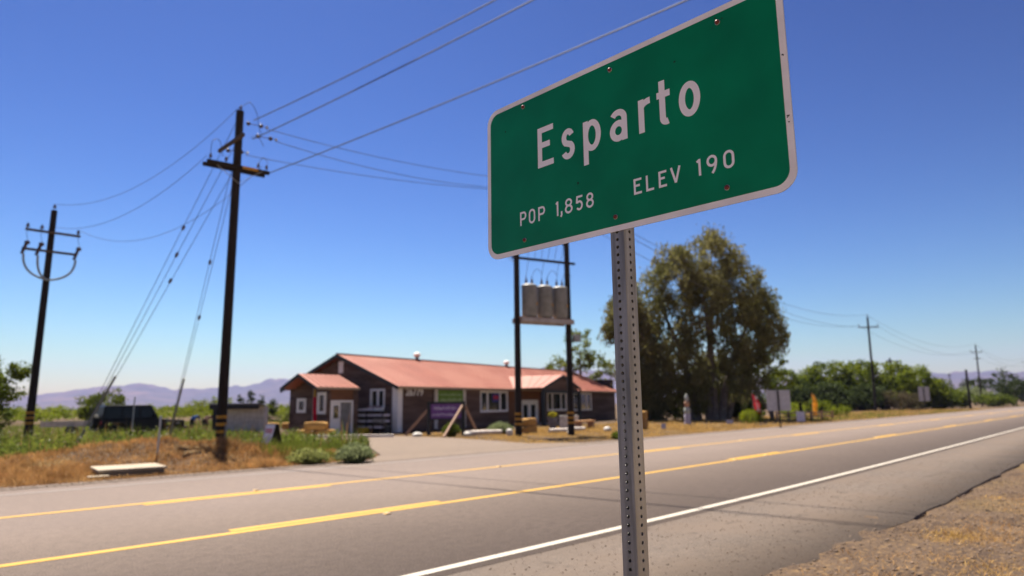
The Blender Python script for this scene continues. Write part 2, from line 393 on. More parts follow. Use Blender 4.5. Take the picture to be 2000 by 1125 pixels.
# ------------------------------------------------------------------ town sign on a perforated square post
IN = .0254
SIGN_C = Vector((1.745, 1.29, 2.506))
def sheeting(name, c, c2):
    m, t, b = new_mat(name); n, l = t.nodes, t.links
    tc = n.new('ShaderNodeTexCoord')
    ck = n.new('ShaderNodeTexBrick'); ck.offset = .5
    mp = n.new('ShaderNodeMapping'); mp.inputs['Rotation'].default_value = (R(90), 0, 0); l.new(tc.outputs['Object'], mp.inputs[0])
    l.new(mp.outputs[0], ck.inputs[0]); ck.inputs['Scale'].default_value = 1.0
    ck.inputs['Brick Width'].default_value = .006; ck.inputs['Row Height'].default_value = .0042; ck.inputs['Mortar Size'].default_value = .00045; ck.inputs['Mortar Smooth'].default_value = .3
    ck.inputs[1].default_value = (*c, 1); ck.inputs[2].default_value = (*[x*.97 for x in c], 1); ck.inputs[3].default_value = (*c2, 1)
    ns = n.new('ShaderNodeTexNoise'); ns.inputs['Scale'].default_value = 5; ns.inputs['Detail'].default_value = 6; l.new(tc.outputs['Object'], ns.inputs[0])
    mr = n.new('ShaderNodeMapRange'); mr.inputs[1].default_value = .3; mr.inputs[2].default_value = .7; mr.inputs[3].default_value = .82; mr.inputs[4].default_value = 1.12; l.new(ns.outputs[0], mr.inputs[0])
    hs = n.new('ShaderNodeHueSaturation'); l.new(mr.outputs[0], hs.inputs['Value']); l.new(ck.outputs[0], hs.inputs['Color'])
    l.new(hs.outputs[0], b.inputs['Base Color']); b.inputs['Roughness'].default_value = .35; b.inputs['Specular IOR Level'].default_value = .2
    return m
M['sheet_green'] = sheeting('green_sheeting', (.001, .22, .09), (.0008, .185, .075))
M['sheet_white'] = sheeting('white_sheeting', (.96, .9, .88), (.9, .84, .82))
M['letter'] = mat('white_letter_sheeting', (.95, .88, .88), .4, var=(.92, .85, .85), scale=30)
sign = thing('town_sign', 'green town limit sign reading Esparto on a perforated square steel post by the road', 'road sign', (SIGN_C.x, SIGN_C.y, H(SIGN_C.x, SIGN_C.y)-.02), R(-90.6))
zc = SIGN_C.z-sign.location.z
# local frame: x along the sign, -y towards the reader, z up
def rrect(w_, h_, rad, n=8):
    p = []
    for cx, cz, a0 in ((w_/2-rad, h_/2-rad, 0), (-w_/2+rad, h_/2-rad, 90), (-w_/2+rad, -h_/2+rad, 180), (w_/2-rad, -h_/2+rad, 270)):
        for k in range(n+1):
            a = R(a0+90*k/n); p.append((cx+rad*math.cos(a), cz+rad*math.sin(a)))
    return p
panel = MB().prism(rrect(48*IN, 24*IN, 2.3*IN), lambda x, z: (x, 0, z+zc), lambda x, z: (x, .0028, z+zc)).build('panel', M['sheet_white'], sign)
alu = MB().prism(rrect(48*IN+.0006, 24*IN+.0006, 2.3*IN), lambda x, z: (x, .0006, z+zc), lambda x, z: (x, .0034, z+zc)).build('backing_sheet', M['galv'], sign)
gf = MB().prism(rrect(46.5*IN, 22.5*IN, 1.7*IN), lambda x, z: (x, -.0005, z+zc), lambda x, z: (x, .0004, z+zc)).build('green_face', M['sheet_green'], panel)
# stroke lettering
def arc(cx, cz, rx, rz_, a0, a1, n=14):
    return [(cx+rx*math.cos(R(a0+(a1-a0)*k/n)), cz+rz_*math.sin(R(a0+(a1-a0)*k/n))) for k in range(n+1)]
def ribbon(mb, pts, wd, y):
    pts = [Vector((p[0], p[1])) for p in pts]; pts = [p for i, p in enumerate(pts) if i == 0 or (p-pts[i-1]).length > 1e-5]; closed = (pts[0]-pts[-1]).length < 1e-6
    if closed: pts = pts[:-1]
    n = len(pts); L_, R_ = [], []
    for i, p in enumerate(pts):
        a = pts[i-1] if (i > 0 or closed) else None; b = pts[(i+1) % n] if (i < n-1 or closed) else None
        d1 = (p-a).normalized() if a is not None else (b-p).normalized()
        d2 = (b-p).normalized() if b is not None else d1
        t = (d1+d2).normalized(); nrm = Vector((-t.y, t.x)); k = max(.5, nrm.dot(Vector((-d1.y, d1.x))))
        L_.append(p+nrm*wd/2/k); R_.append(p-nrm*wd/2/k)
    vs = [(v.x, y, v.y) for v in L_]+[(v.x, y, v.y) for v in R_]
    fs = [(i, (i+1) % n, n+(i+1) % n, n+i) for i in range(n if closed else n-1)]
    mb.add(vs, fs)
def glyph(ch, x0, x1, zb, zt, wd):
    """strokes for one character filling x0..x1, zb..zt (inches)"""
    W_, H_ = x1-x0, zt-zb; q = wd/2; cx = (x0+x1)/2
    l, r, b, t = x0+q, x1-q, zb+q, zt-q; rx = (r-l)/2; mz = (b+t)/2
    if ch == 'E': return [[(l, zb), (l, zt)], [(x0, t), (x1, t)], [(x0, mz+.05*H_), (x1-.22*W_, mz+.05*H_)], [(x0, b), (x1, b)]]
    if ch == 'L': return [[(l, zb), (l, zt)], [(x0, b), (x1, b)]]
    if ch == 'V': return [[(x0+q*1.05, zt), (cx, zb+q*.6)], [(x1-q*1.05, zt), (cx, zb+q*.6)]]
    if ch == 'P':
        rr = (t-mz)/2+.02*H_; zc_ = t-rr
        return [[(l, zb), (l, zt)], [(l, t), (r-rr*.8, t)]+arc(r-rr*.8, zc_, rr*.8, rr, 90, -90)+[(l, t-2*rr)]]
    if ch in 'O0':
        rz_ = min((t-b)/2, rx*1.05)
        return [arc(cx, t-rz_, rx, rz_, 0, 180)+arc(cx, b+rz_, rx, rz_, 180, 360)+[(r, t-rz_)]]
    if ch == 'o': return [arc(cx, mz, rx, (t-b)/2, 0, 360, 36)]
    if ch == '1': return [[(x1-q, zb), (x1-q, zt)], [(x1-q, zt-q*.9), (x0+.1, zt-.17*H_)]]
    if ch == '8':
        z1 = b+(t-b)*.53
        return [arc(cx, (z1+t)/2, rx*.88, (t-z1)/2, 0, 360, 30), arc(cx, (b+z1)/2, rx, (z1-b)/2, 0, 360, 30)]
    if ch == '5':
        rz_ = (t-b)*.31
        return [[(x1-.05*W_, t), (l+.08*W_, t), (l, mz+.0*H_)], arc(cx-.02*W_, b+rz_, rx, rz_, 140, -145, 24)]
    if ch == '9':
        rz_ = (t-b)*.31
        return [arc(cx, t-rz_, rx, rz_, 0, 360, 30), arc(cx-.35*W_, t-rz_, rx+.35*W_, (t-b)*.95, 0, -62, 12)]
    if ch == ',': return [[(cx+q*.4, zb+.55), (cx+q*.4, zb+.05), (cx-q*.6, zb-.25)]]
    if ch == 's':
        rz_ = (t-b)/4
        return [arc(cx, t-rz_, rx*.9, rz_, 20, 235, 20)+arc(cx, b+rz_, rx, rz_, 55, -160, 20)]
    if ch == 'p': return [[(l, zb-1.75), (l, zt)], arc(cx, mz, rx, (t-b)/2, 0, 360, 36)]
    if ch == 'a':
        return [arc(cx, t-rx*.95, rx, rx*.95, 150, 0, 14)+[(r, zb)], arc(cx, b+(t-b)*.29, rx, (t-b)*.29, 0, 360, 30)]
    if ch == 'r': return [[(l, zb), (l, zt)], arc(x1-.02*W_, t-.42*W_, .72*W_, .42*W_, 170, 88, 10)]
    if ch == 't':
        sx = x0+.40*W_
        return [[(sx, zt-.25), (sx, b+.55)]+arc(sx+.56, b+.55, .56, .55, 180, 292, 12), [(x0, zb+(zt-zb)*.66), (x1-.04, zb+(zt-zb)*.66)]]
    return []
words_ = [('Esparto', [('E', -13.05, -9.95, 0, 6.05), ('s', -8.45, -6.0, -.15, 4.35), ('p', -4.45, -1.4, -.15, 4.3), ('a', .1, 2.9, -.15, 4.25), ('r', 4.7, 6.5, -.15, 4.3), ('t', 7.5, 9.45, -.15, 6.0), ('o', 10.6, 13.5, -.15, 4.3)], .86),
          ('POP', [('P', -16.9, -15.6, -7.85, -5.75), ('O', -15.1, -13.8, -7.9, -5.72), ('P', -13.2, -11.85, -7.85, -5.78)], .3),
          ('1,858', [('1', -9.85, -9.3, -7.87, -5.78), (',', -8.95, -8.6, -7.87, -5.8), ('8', -8.1, -6.7, -7.92, -5.78), ('5', -6.1, -4.85, -7.9, -5.83), ('8', -4.3, -2.98, -7.95, -5.85)], .3),
          ('ELEV', [('E', 3.5, 4.7, -7.9, -5.85), ('L', 5.35, 6.5, -7.9, -5.85), ('E', 7.2, 8.35, -7.9, -5.83), ('V', 8.85, 10.35, -7.85, -5.8)], .3),
          ('190', [('1', 12.4, 13.0, -7.75, -5.72), ('9', 13.75, 15.1, -7.75, -5.68), ('0', 15.85, 17.2, -7.82, -5.68)], .31)]
for wtxt, gl, wd in words_:
    for ch, x0, x1, zb, zt in gl:
        mb = MB()
        for k, st in enumerate(glyph(ch, x0, x1, zb, zt, wd)):
            ribbon(mb, [(p[0]*IN, p[1]*IN+zc) for p in st], wd*IN, -.0009-.00006*k)
        me = bpy.data.meshes.new('letter'); me.from_pydata(mb.v, [], mb.f); me.materials.append(M['letter'])
        link(bpy.data.objects.new('letter', me), panel)
# bolts
M['washer'] = mat('zinc_washer', (.45, .42, .4), .4, metal=.6, var=(.25, .2, .19), scale=200)
for bx_, bz in ((-15.9, 10.5), (.5, 10.2), (16.3, 10.1), (-16.0, -10.1), (.5, -10.1), (16.1, -10.0)):
    w_ = MB().lathe((bx_*IN, -.0006, bz*IN+zc), [(.0085, 0), (.0085, .0012), (.006, .0022)], 18, axis=(0, -1, 0)).build('bolt', M['washer'], sign, smooth=True)
    MB().lathe((bx_*IN, -.0026, bz*IN+zc), [(.0066, 0), (.0066, .003), (.0052, .0052), (.0028, .0064), (.0004, .0068)], 16, axis=(0, -1, 0)).build('bolt_head', M['rust'], w_, smooth=True)
M['bug'] = mat('dried_bug', (.012, .016, .012), .8, var=(.03, .035, .03), scale=300)
for bx_, bz, s_ in ((10.3, 7.5, 1), (-19.8, 7.8, .8), (-5.6, -4.1, 1.1), (16.9, 10.4, .5), (15.6, 9.7, .4), (16.0, 10.8, .5), (23.55, -3.9, .8), (23.55, 3.1, .6), (23.6, -4.6, .5)):
    mb = MB()
    for k in range(6):
        a = random.random()*6.3; d_ = random.random()*.0045*s_
        mb.lathe((bx_*IN+d_*math.cos(a), -.0006, bz*IN+zc+d_*math.sin(a)), [(.0022*s_, 0), (.0018*s_, .0008), (.0004, .0011)], 7, axis=(0, -1, 0))
    mb.build('bug_splat', M['bug'], panel)
# post: square tube with a real hole every inch on all faces
PW = 2.25*IN
M['post'] = mat('aged_galvanised_post', (.33, .32, .305), .5, metal=.35, var=(.17, .165, .155), scale=11, stretch=(4, 4, .3), var2=(.42, .405, .385), scale2=2.5, bump=.0003, bscale=120)
def post_mesh():
    top = zc+11.2*IN; n = int(top/IN)
    V, F = [], []; NH = 12; hr = .0056
    for side in range(4):
        ca, sa = math.cos(side*math.pi/2), math.sin(side*math.pi/2)
        def put(a, z): return (a*ca-(-PW/2)*sa, a*sa+(-PW/2)*ca, z)
        for i in range(n):
            z0 = i*IN; zm = z0+IN/2; o = len(V)
            hole = [(hr*math.cos(2*math.pi*k/NH+math.pi/NH), hr*math.sin(2*math.pi*k/NH+math.pi/NH)) for k in range(NH)]
            e = PW/2-.003
            out = []
            for hx, hz in hole:
                sxx = abs(hx)/(e); szz = abs(hz)/(IN/2); 
                if abs(hx)*1.0 > abs(hz): out.append((math.copysign(e, hx), max(-IN/2, min(IN/2, math.copysign(IN/2, hz)))))
                else: out.append((max(-e, min(e, hx*2.6)), math.copysign(IN/2, hz)))
            V += [put(a, zm+c) for a, c in hole]+[put(a, zm+c) for a, c in out]
            for k in range(NH):
                k2 = (k+1) % NH
                F.append((o+k, o+NH+k, o+NH+k2, o+k2))
            # rounded corner strip to the next face
            o = len(V)
            cs = []
            for a in (0, 30, 60, 90):
                px = PW/2-.003+.003*math.sin(R(a)); py = -(PW/2-.003)-.003*math.cos(R(a))
                cs.append((px*ca-py*sa, px*sa+py*ca))
            V += [(x, y, z0) for x, y in cs]+[(x, y, z0+IN) for x, y in cs]
            F += [(o+k, o+k+1, o+4+k+1, o+4+k) for k in range(3)]
    me = bpy.data.meshes.new('post'); me.from_pydata(V, [], F)
    bm = bmesh.new(); bm.from_mesh(me)
    bmesh.ops.remove_doubles(bm, verts=bm.verts, dist=1e-5)
    bmesh.ops.dissolve_degenerate(bm, edges=bm.edges, dist=1e-6)
    bmesh.ops.recalc_face_normals(bm, faces=bm.faces); bm.to_mesh(me); bm.free()
    me.materials.append(M['post']); return me
pm = post_mesh()
post = link(bpy.data.objects.new('post', pm), sign); post.location = (.5*IN, .0036+PW/2, 0)
sol = post.modifiers.new('wall', 'SOLIDIFY'); sol.thickness = .0027; sol.offset = -1

# ------------------------------------------------------------------ utility poles and wires
def pin_insulator(name, c, parent, m_=None, s=1.0):
    return MB().lathe(c, [(.012, -.02), (.012, .1*s), (.06*s, .1*s), (.07*s, .14*s), (.035*s, .17*s), (.05*s, .2*s), (.03*s, .25*s), (.012, .26*s)], 10).build(name, m_ or M['porcelain'], parent, smooth=True)
def pole_mesh(name, parent, h_, r_b, r_t, lean=(0, 0), base=(0, 0, 0)):
    b = Vector(base); pts = []; rad = []
    for k in range(7):
        t = k/6; pts.append(b+Vector((lean[0]*t, lean[1]*t, -.3+(h_+.3)*t))); rad.append(r_b+(r_t-r_b)*t)
    return MB().tube(pts, rad, 14).build(name, M['creosote'], parent, smooth=True)
def bands(parent, zs, r_, base=(0, 0)):
    for z in zs:
        MB().lathe((base[0], base[1], z), [(r_, 0), (r_+.006, .003), (r_+.006, .11), (r_, .113)], 18).build('marker_band', M['band'], parent, smooth=True)
def strain(parent, p, q, n=5):
    """string of disc insulators from p to q"""
    p, q = Vector(p), Vector(q); d = (q-p).normalized(); mb = MB()
    mb.tube([p, q], .014, 6)
    for f_ in (.12, .82):
        c = p+(q-p)*f_; mb.lathe(c, [(.02, -.08), (.08, -.05), (.09, .0), (.07, .05), (.02, .08)], 10, axis=d)
    return mb.build('strain_insulator', M['porcelain'], parent, smooth=True)
def sag(p, q, s, n=26):
    p, q = Vector(p), Vector(q)
    return [p+(q-p)*(k/n)-Vector((0, 0, 4*s*(k/n)*(1-k/n))) for k in range(n+1)]
def wire(label, p, q, s, r_=.013, name='power_line', group=None, n=26):
    o = MB().tube(sag(p, q, s, n), r_, 6).build(name, M['wire'], smooth=True)
    tag(o, label, 'power line', group); return o
# pole beside the drive
PB = Vector((10.3, 25.9, 0)); zb_ = H(PB.x, PB.y)
pB = thing('utility_pole', 'tall dark wooden utility pole with heavy crossarm and three yellow bands, beside the road', 'utility pole', PB)
pole_mesh('pole', pB, 13.45, .19, .15)
bands(pB, (.72, .99, 1.26), .188)
MB().box((0, -.21, 11.03), (2.4, .11, .15), rz=R(-5)).build('crossarm', M['creosote'], pB, bevel=.01)
MB().box((0, .21, 11.03), (2.4, .11, .15), rz=R(-5)).build('crossarm', M['creosote'], pB, bevel=.01)
MB().box((-.21, .2, 12.1), (.11, 2.4, .14)).build('crossarm', M['oldarm'], pB, bevel=.01)
MB().box((.42, -.32, 11.03), (.6, .03, .1), rz=R(-5)).build('arm_plate', M['band'], pB)
for sx in (-1, 1):
    MB().bar((0, -.27, 10.35), (sx*.85, -.27-sx*.18, 11.0), .04, .012).build('brace', M['galv'], pB)
pin_insulator('insulator', (.02, 0, 13.45), pB)
for a in (-1.08, -.5, .75, 1.08):
    pin_insulator('insulator', (a*math.cos(R(-5)), -.21+a*math.sin(R(-5)), 11.1), pB)
MB().box((.08, -.19, .5), (.05, .05, 1.1)).build('conduit', M['tank'], pB)
for pts in ([(.1, 0, 13.7), (.35, -.1, 13.9), (.62, -.15, 13.5), (.7, -.2, 13.0), (.9, -.1, 12.6)], [(-1.08, -.1, 11.35), (-1.0, 0, 11.9), (-.7, .1, 12.05), (-.45, .3, 11.5)], [(.25, -.6, 12.2), (.6, -.4, 12.45), (1.0, -.1, 12.2)], [(.75, -.28, 11.36), (.95, -.3, 11.65), (1.15, -.3, 11.4)]):
    v = [Vector(p) for p in pts]; cur = []
    for i in range(len(v)-1):
        for k in range(5):
            t = k/5; p0, p1, p2, p3 = v[max(i-1, 0)], v[i], v[i+1], v[min(i+2, len(v)-1)]
            cur.append(.5*((2*p1)+(-p0+p2)*t+(2*p0-5*p1+4*p2-p3)*t*t+(-p0+3*p1-3*p2+p3)*t**3))
    MB().tube(cur+[v[-1]], .012, 5).build('jumper', M['wire'], pB)
# strain strings towards the drive frame (three) and across the road (three)
TFR = {'a': (26.5, 24.9, 14.0), 'b': (27.2, 25.6, 13.9), 'c': (26.9, 24.0, 13.25)}
starts = {'a': (10.55, 25.85, 13.0), 'b': (10.55, 24.85, 12.15), 'c': (10.25, 27.0, 12.1)}
for k in 'abc':
    p = Vector(starts[k]); d = (Vector(TFR[k])-p).normalized()
    strain(pB, p-PB, p+d*.75-PB)
    MB().lathe(p+d*.85-PB, [(.02, -.06), (.05, -.03), (.05, .03), (.02, .06)], 8, axis=d).build('clamp', M['porcelain_white'], pB, smooth=True)
wire('uppermost wire running right from the banded pole towards the transformer frame', Vector(starts['a'])+Vector((.8, 0, 0)), TFR['a'], .35, group=None)
wire('middle wire running right from the banded pole towards the transformer frame', Vector(starts['b'])+Vector((.8, 0, 0)), TFR['b'], .55)
wire('lowest wire running right from the banded pole towards the transformer frame', Vector(starts['c'])+Vector((.8, 0, 0)), TFR['c'], .35)
XW = [((10.75, 25.6, 13.1), (13.6, -9, 13.6), .55, 'highest of the three wires crossing the road overhead'),
      ((10.5, 25.0, 12.05), (14.0, -9, 13.2), .35, 'middle one of the three wires crossing the road overhead'),
      ((11.5, 25.6, 11.05), (14.9, -9, 11.6), .3, 'lowest of the three wires crossing the road overhead')]
for p, q, s_, lab in XW: wire(lab, p, q, s_, .02, n=40)
# the pole out of frame that carries the crossing wires on the near side
pN = thing('utility_pole', 'plain wooden utility pole on the near verge carrying the wires across the road', 'utility pole', (14.1, -9.2, -.05))
pole_mesh('pole', pN, 14.0, .19, .15); MB().box((0, .2, 11.5), (2.8, .11, .14)).build('crossarm', M['creosote'], pN, bevel=.01); pin_insulator('insulator', (0, 0, 14.0), pN)
# guy wires
def guy(label, tops, anchor, guard_len, ins):
    g_ = thing('guy_wire', label, 'guy wire', (anchor[0], anchor[1], H(anchor[0], anchor[1])))
    A = Vector((anchor[0], anchor[1], H(anchor[0], anchor[1])))
    for k, t_ in enumerate(tops):
        t_ = Vector(t_); d = (t_-A).normalized(); off = Vector((.05*(k-1), 0, 0))
        st = MB().tube([A+off+d*.2, t_], .011, 5).build('strand', M['wire'], g_, world=True)
        for f in ins[k]:
            c = A+(t_-A)*f; MB().lathe(c, [(.02, -.11), (.055, -.06), (.06, .06), (.02, .11)], 8, axis=d).build('guy_insulator', M['porcelain'], g_, world=True, smooth=True)
    d = (Vector(tops[-1])-A).normalized()
    MB().tube([A-d*.1, A+d*guard_len], .045, 8).build('guard', M['tank'], g_, world=True, smooth=True)
guy('bundle of three guy wires slanting left from the banded pole to a long grey guard', [(10.2, 25.95, 13.0), (10.15, 25.9, 11.9), (10.15, 25.95, 10.8)], (6.24, 29.3), 3.2, [(.66,), (.63,), (.6,)])
guy('pair of steep guy wires behind the banded pole anchored by the black car', [(10.3, 26.05, 11.9), (10.3, 26.05, 10.8)], (10.5, 32.2), 3.4, [(.64,), (.5,)])
# left pole
PA = Vector((6.85, 40.8, 0))
pA = thing('utility_pole', 'leftmost dark utility pole with two crossarms and looped grey cables', 'utility pole', (PA.x, PA.y, H(PA.x, PA.y)))
pole_mesh('pole', pA, 11.9, .19, .14, lean=(.1, 0))
bands(pA, (1.0, 1.25, 1.5), .19)
ad = R(0)
def ap(a, off, z): return (a*math.cos(ad)-off*math.sin(ad)+.08, a*math.sin(ad)+off*math.cos(ad), z)
MB().box((.14, -.17, 10.68), (2.4, .1, .12), rz=ad).build('crossarm', M['oldarm'], pA, bevel=.008)
MB().box((.08, -.17, 9.68), (2.4, .1, .12), rz=ad).build('crossarm', M['oldarm'], pA, bevel=.008)
pin_insulator('insulator', (.1, 0, 11.9), pA, s=1.3)
for a in (-1.05, -.45, 1.15): pin_insulator('insulator', ap(a, -.17, 10.68), pA, s=1.3)
M['cable'] = mat('grey_cable', (.28, .33, .36), .5, var=(.22, .26, .29), scale=5)
for a in (-1.12, -.52, 1.12):
    c = Vector(ap(a, -.28, 9.68))
    MB().tube([c+Vector((-.08, 0, -.3)), c+Vector((.06, 0, .2)), c+Vector((.16, -.02, .36))], [.07, .075, .05], 8).build('fuse_cutout', M['porcelain'], pA, smooth=True)
    MB().lathe(c+Vector((.1, 0, .2)), [(.05, 0), (.12, .03), (.12, .16), (.05, .2)], 9).build('arrester', M['porcelain'], pA, smooth=True)
    e = Vector((.1, -.16, 8.2)); pts = []
    for k in range(15):
        t = k/14; x = c+Vector((0, 0, -.3)); mid = Vector((c.x*1.02, c.y, 8.35))
        pts.append(x*(1-t)**2+mid*2*t*(1-t)+e*t*t)
    MB().tube(pts, .055, 8).build('looped_cable', M['cable'], pA, smooth=True)
    MB().tube(sag(Vector(ap(a, -.17, 10.9)), c+Vector((.15, 0, .38)), .18, 8), .012, 5).build('jumper', M['wire'], pA)
for (p, q, s_, lab) in (((6.98, 40.7, 12.2), (10.25, 25.95, 13.6), 1.25, 'highest wire sagging between the leftmost pole and the banded pole'),
                        ((7.0, 40.6, 10.95), (9.2, 26.1, 11.35), 1.0, 'middle wire sagging between the leftmost pole and the banded pole'),
                        ((8.15, 40.6, 10.95), (11.3, 25.8, 11.35), 1.6, 'lowest wire sagging between the leftmost pole and the banded pole')):
    wire(lab, p, q, s_, .01)
# transformer frame on two poles
T1 = Vector((25.3, 25.2, 0)); T2 = Vector((28.46, 24.34, 0)); td = (T2-T1).normalized(); ang = math.atan2(td.y, td.x); tl = (T2-T1).length
fr = thing('transformer_frame', 'two banded wooden poles carrying a platform with three grey transformers beside the drive', 'transformer frame', (T1.x, T1.y, H(T1.x, T1.y)), ang)
pole_mesh('pole', fr, 14.2, .185, .14); pole_mesh('pole', fr, 14.2, .185, .14, base=(tl, 0, 0))
for bx_ in (0, tl): bands(fr, (.62, .88, 1.14), .187, base=(bx_, 0))
M['platform'] = mat('platform_paint', (.4, .36, .35), .7, var=(.28, .24, .22), scale=3)
for yy in (-.46, .46): MB().b2((-.02, yy-.06, 5.97), (tl+.05, yy+.06, 6.22)).build('platform_beam', M['platform'], fr, bevel=.01)
MB().b2((0, -.4, 6.2), (tl, .4, 6.27)).build('platform_deck', M['timber'], fr)
for k, bx_ in enumerate((.74, 1.72, 2.7)):
    tk = MB().lathe((bx_, -.05, 6.3), [(.38, 0), (.42, .05), (.42, 1.62), (.44, 1.63), (.44, 1.7), (.34, 1.78), (.05, 1.82)], 22).build('transformer', M['tank'], fr, smooth=True)
    for s_ in (-1, 1):
        MB().lathe((bx_+s_*.18, -.05, 8.05), [(.05, 0), (.09, .06), (.04, .1), (.09, .16), (.04, .2), (.08, .26), (.03, .32), (.02, .48)], 9).build('bushing', M['porcelain'], tk, smooth=True)
    for j in range(5):
        MB().box((bx_+.41*math.cos(R(-150+j*30)), -.05+.41*math.sin(R(-150+j*30)), 7.1), (.05, .012, 1.2), rz=R(-150+j*30)).build('cooling_fin', M['tank'], tk)
    MB().box((bx_+.28, -.385, 7.0), (.14, .02, .14), rz=R(35)).build('warning_label', M['band'], tk)
    MB().tube(sag((bx_-.18, -.05, 8.5), (bx_-.1, -.3, 9.45), -.15, 10), .012, 5).build('lead', M['wire'], tk)
    MB().tube(sag((bx_+.18, -.05, 8.5), (bx_+.7, -.2, 8.7), -.35, 12), .012, 5).build('lead', M['wire'], tk)
for z in (9.45, 10.9, 13.2):
    MB().box((tl/2, -.2, z), (tl+.8, .1, .13)).build('crossarm', M['creosote'], fr, bevel=.008)
for k in range(6):
    c = Vector((.5+k*.45, -.3, 10.6))
    MB().tube([c+Vector((0, 0, .3)), c, c+Vector((.05, -.12, -.25))], [.06, .05, .035], 7).build('fuse_cutout', M['porcelain'], fr, smooth=True)
    MB().tube(sag(c+Vector((.05, -.1, -.3)), (.6+k*.42, -.2, 9.5), .12, 8), .012, 5).build('lead', M['wire'], fr)
MB().tube([(-.2, -.1, 9.2), (-.55, -.1, 9.45), (-.5, -.1, 9.9), (-.15, -.1, 10.1)], .02, 6).build('looped_cable', M['cable'], fr)
MB().b2((tl+.16, -.3, 5.05), (tl+.62, -.1, 5.45)).build('meter_box', M['tank'], fr, bevel=.02)
for k in range(4): MB().b2((tl+.2+k*.1, -.315, 5.1), (tl+.25+k*.1, -.3, 5.4)).build('louvre', M['galv'], fr)
# poles along the far road
FP = [(112.06, 35.3, 14.9, 'wooden utility pole with one crossarm standing before the green hedge trees'), (189.1, 36.6, 14.6, 'far wooden utility pole with double crossarm left of the dark far trees'), (283, 41, 15.6, 'utility pole cut by the right edge of the picture')]
for k, (x, y, h_, lab) in enumerate(FP):
    p = thing('utility_pole', lab, 'utility pole', (x, y, -.05))
    pole_mesh('pole', p, h_-.5, .2, .14, lean=(.1, -.1))
    aa = R(40 if k == 0 else 55)
    MB().box((.1, -.1, h_-2.1), (3.0, .12, .15), rz=aa-R(90)).build('crossarm', M['oldarm'], p)
    if k: MB().box((.1, -.1, h_-3.6), (1.8, .12, .15), rz=aa-R(90)).build('crossarm', M['oldarm'], p)
    pin_insulator('insulator', (.1, -.1, h_-.5), p, s=1.5)
    for s_ in (-1.4, 1.4): pin_insulator('insulator', (.1+s_*math.cos(aa-R(90)), -.1+s_*math.sin(aa-R(90)), h_-2.0), p, s=1.5)
for k in range(3):
    lab = ('top', 'middle', 'bottom')[k]
    off = [(0, 0, -.2), (-1.0, 1.0, -1.85), (1.0, -1.0, -1.9)][k]
    P0 = [(26.9, 24.8, 14.2), (25.8, 24.9, 13.3), (28.2, 24.3, 13.3)][k]
    pts = [Vector(P0)]+[Vector((x+off[0], y+off[1], h_+off[2])) for x, y, h_, _ in FP]
    wire(f'{lab} wire from the transformer frame past the big tree to the first far pole', pts[0], pts[1], 2.6, .016)
    wire(f'{lab} sagging wire between the two far roadside poles at right', pts[1], pts[2], 2.4, .016)
    wire(f'{lab} wire from the second far pole to the right picture edge', pts[2], pts[3], 2.4, .018)
for x, y, h_, lab in ((142.8, 41.6, 9.6, 'top of a small pole rising behind the hedge trees'), (301, 67.6, 11.4, 'thin distant pole above the white house'), (135.3, 27.9, 6.6, 'short bare pole stub left of the second far utility pole')):
    p = thing('utility_pole', lab, 'utility pole', (x, y, -.05)); pole_mesh('pole', p, h_, .2, .16)
    if h_ > 8: MB().box((0, 0, h_-.6), (1.4, .1, .3), rz=R(-45)).build('crossarm', M['oldarm'], p)

# ------------------------------------------------------------------ the store
CN = Vector((25.1, 35.68, 0)); BA = R(13.5)
st = thing('store_building', 'long dark brown wooden store with a red metal roof', 'building', CN, BA)
LB, WB, HE, HR = 34.0, 10.0, 2.93, 5.0
def siding(name, mp_, length, top, openings, course=.19, parent=st, material=None):
    """lapped boards; mp_(a, out, z) -> 3D ; top(a) gives wall height ; openings (a0,a1,z0,z1)"""
    mb = MB(); z = 0.02
    while z < 6:
        z1 = z+course
        cuts = [0, length]
        for a0, a1, zz0, zz1 in openings:
            if zz0 < z1-.02 and zz1 > z+.02: cuts += [a0, a1]
        fine = np.linspace(0, length, 121); ok = [a for a in fine if top(a) >= z1-.02]
        if not ok: break
        lo, hi = min(ok), max(ok)
        pos = lo; segs = []
        for a0, a1, zz0, zz1 in sorted(openings):
            if zz0 < z1-.02 and zz1 > z+.02:
                if a0 > pos: segs.append((pos, min(a0, hi)))
                pos = max(pos, a1)
        if pos < hi: segs.append((pos, hi))
        for a0, a1 in segs:
            if a1-a0 < .02: continue
            vs = [mp_(a, o, zz) for a in (a0, a1) for o, zz in ((0, z), (.035, z), (.012, z1+.01), (0, z1+.01))]
            mb.add(vs, [(0, 1, 2, 3), (7, 6, 5, 4), (0, 4, 5, 1), (1, 5, 6, 2), (2, 6, 7, 3)])
        z = z1
    o = mb.build(name, material or M['siding'], parent); tag(o, kind='stuff'); return o
fmap = lambda a, o, z: (a, -o, z)
gmap = lambda a, o, z: (-o, a, z)
wins = [(9.06, 12.87, 1.1, 2.68), (19.3, 22.9, 1.05, 2.68), (24.25, 28.2, 1.0, 2.68)]
fopen = [(a0+.1, a1-.1, z0+.1, z1-.1) for a0, a1, z0, z1 in wins]+[(13.0, 18.42, 0, 2.9)]
siding('siding', fmap, LB, lambda a: HE, fopen)
gopen = [(1.16, 2.23, 1.6, 2.64)]
siding('siding', gmap, WB, lambda a: HE+(HR-HE)*(1-abs(a-WB/2)/(WB/2)), gopen)
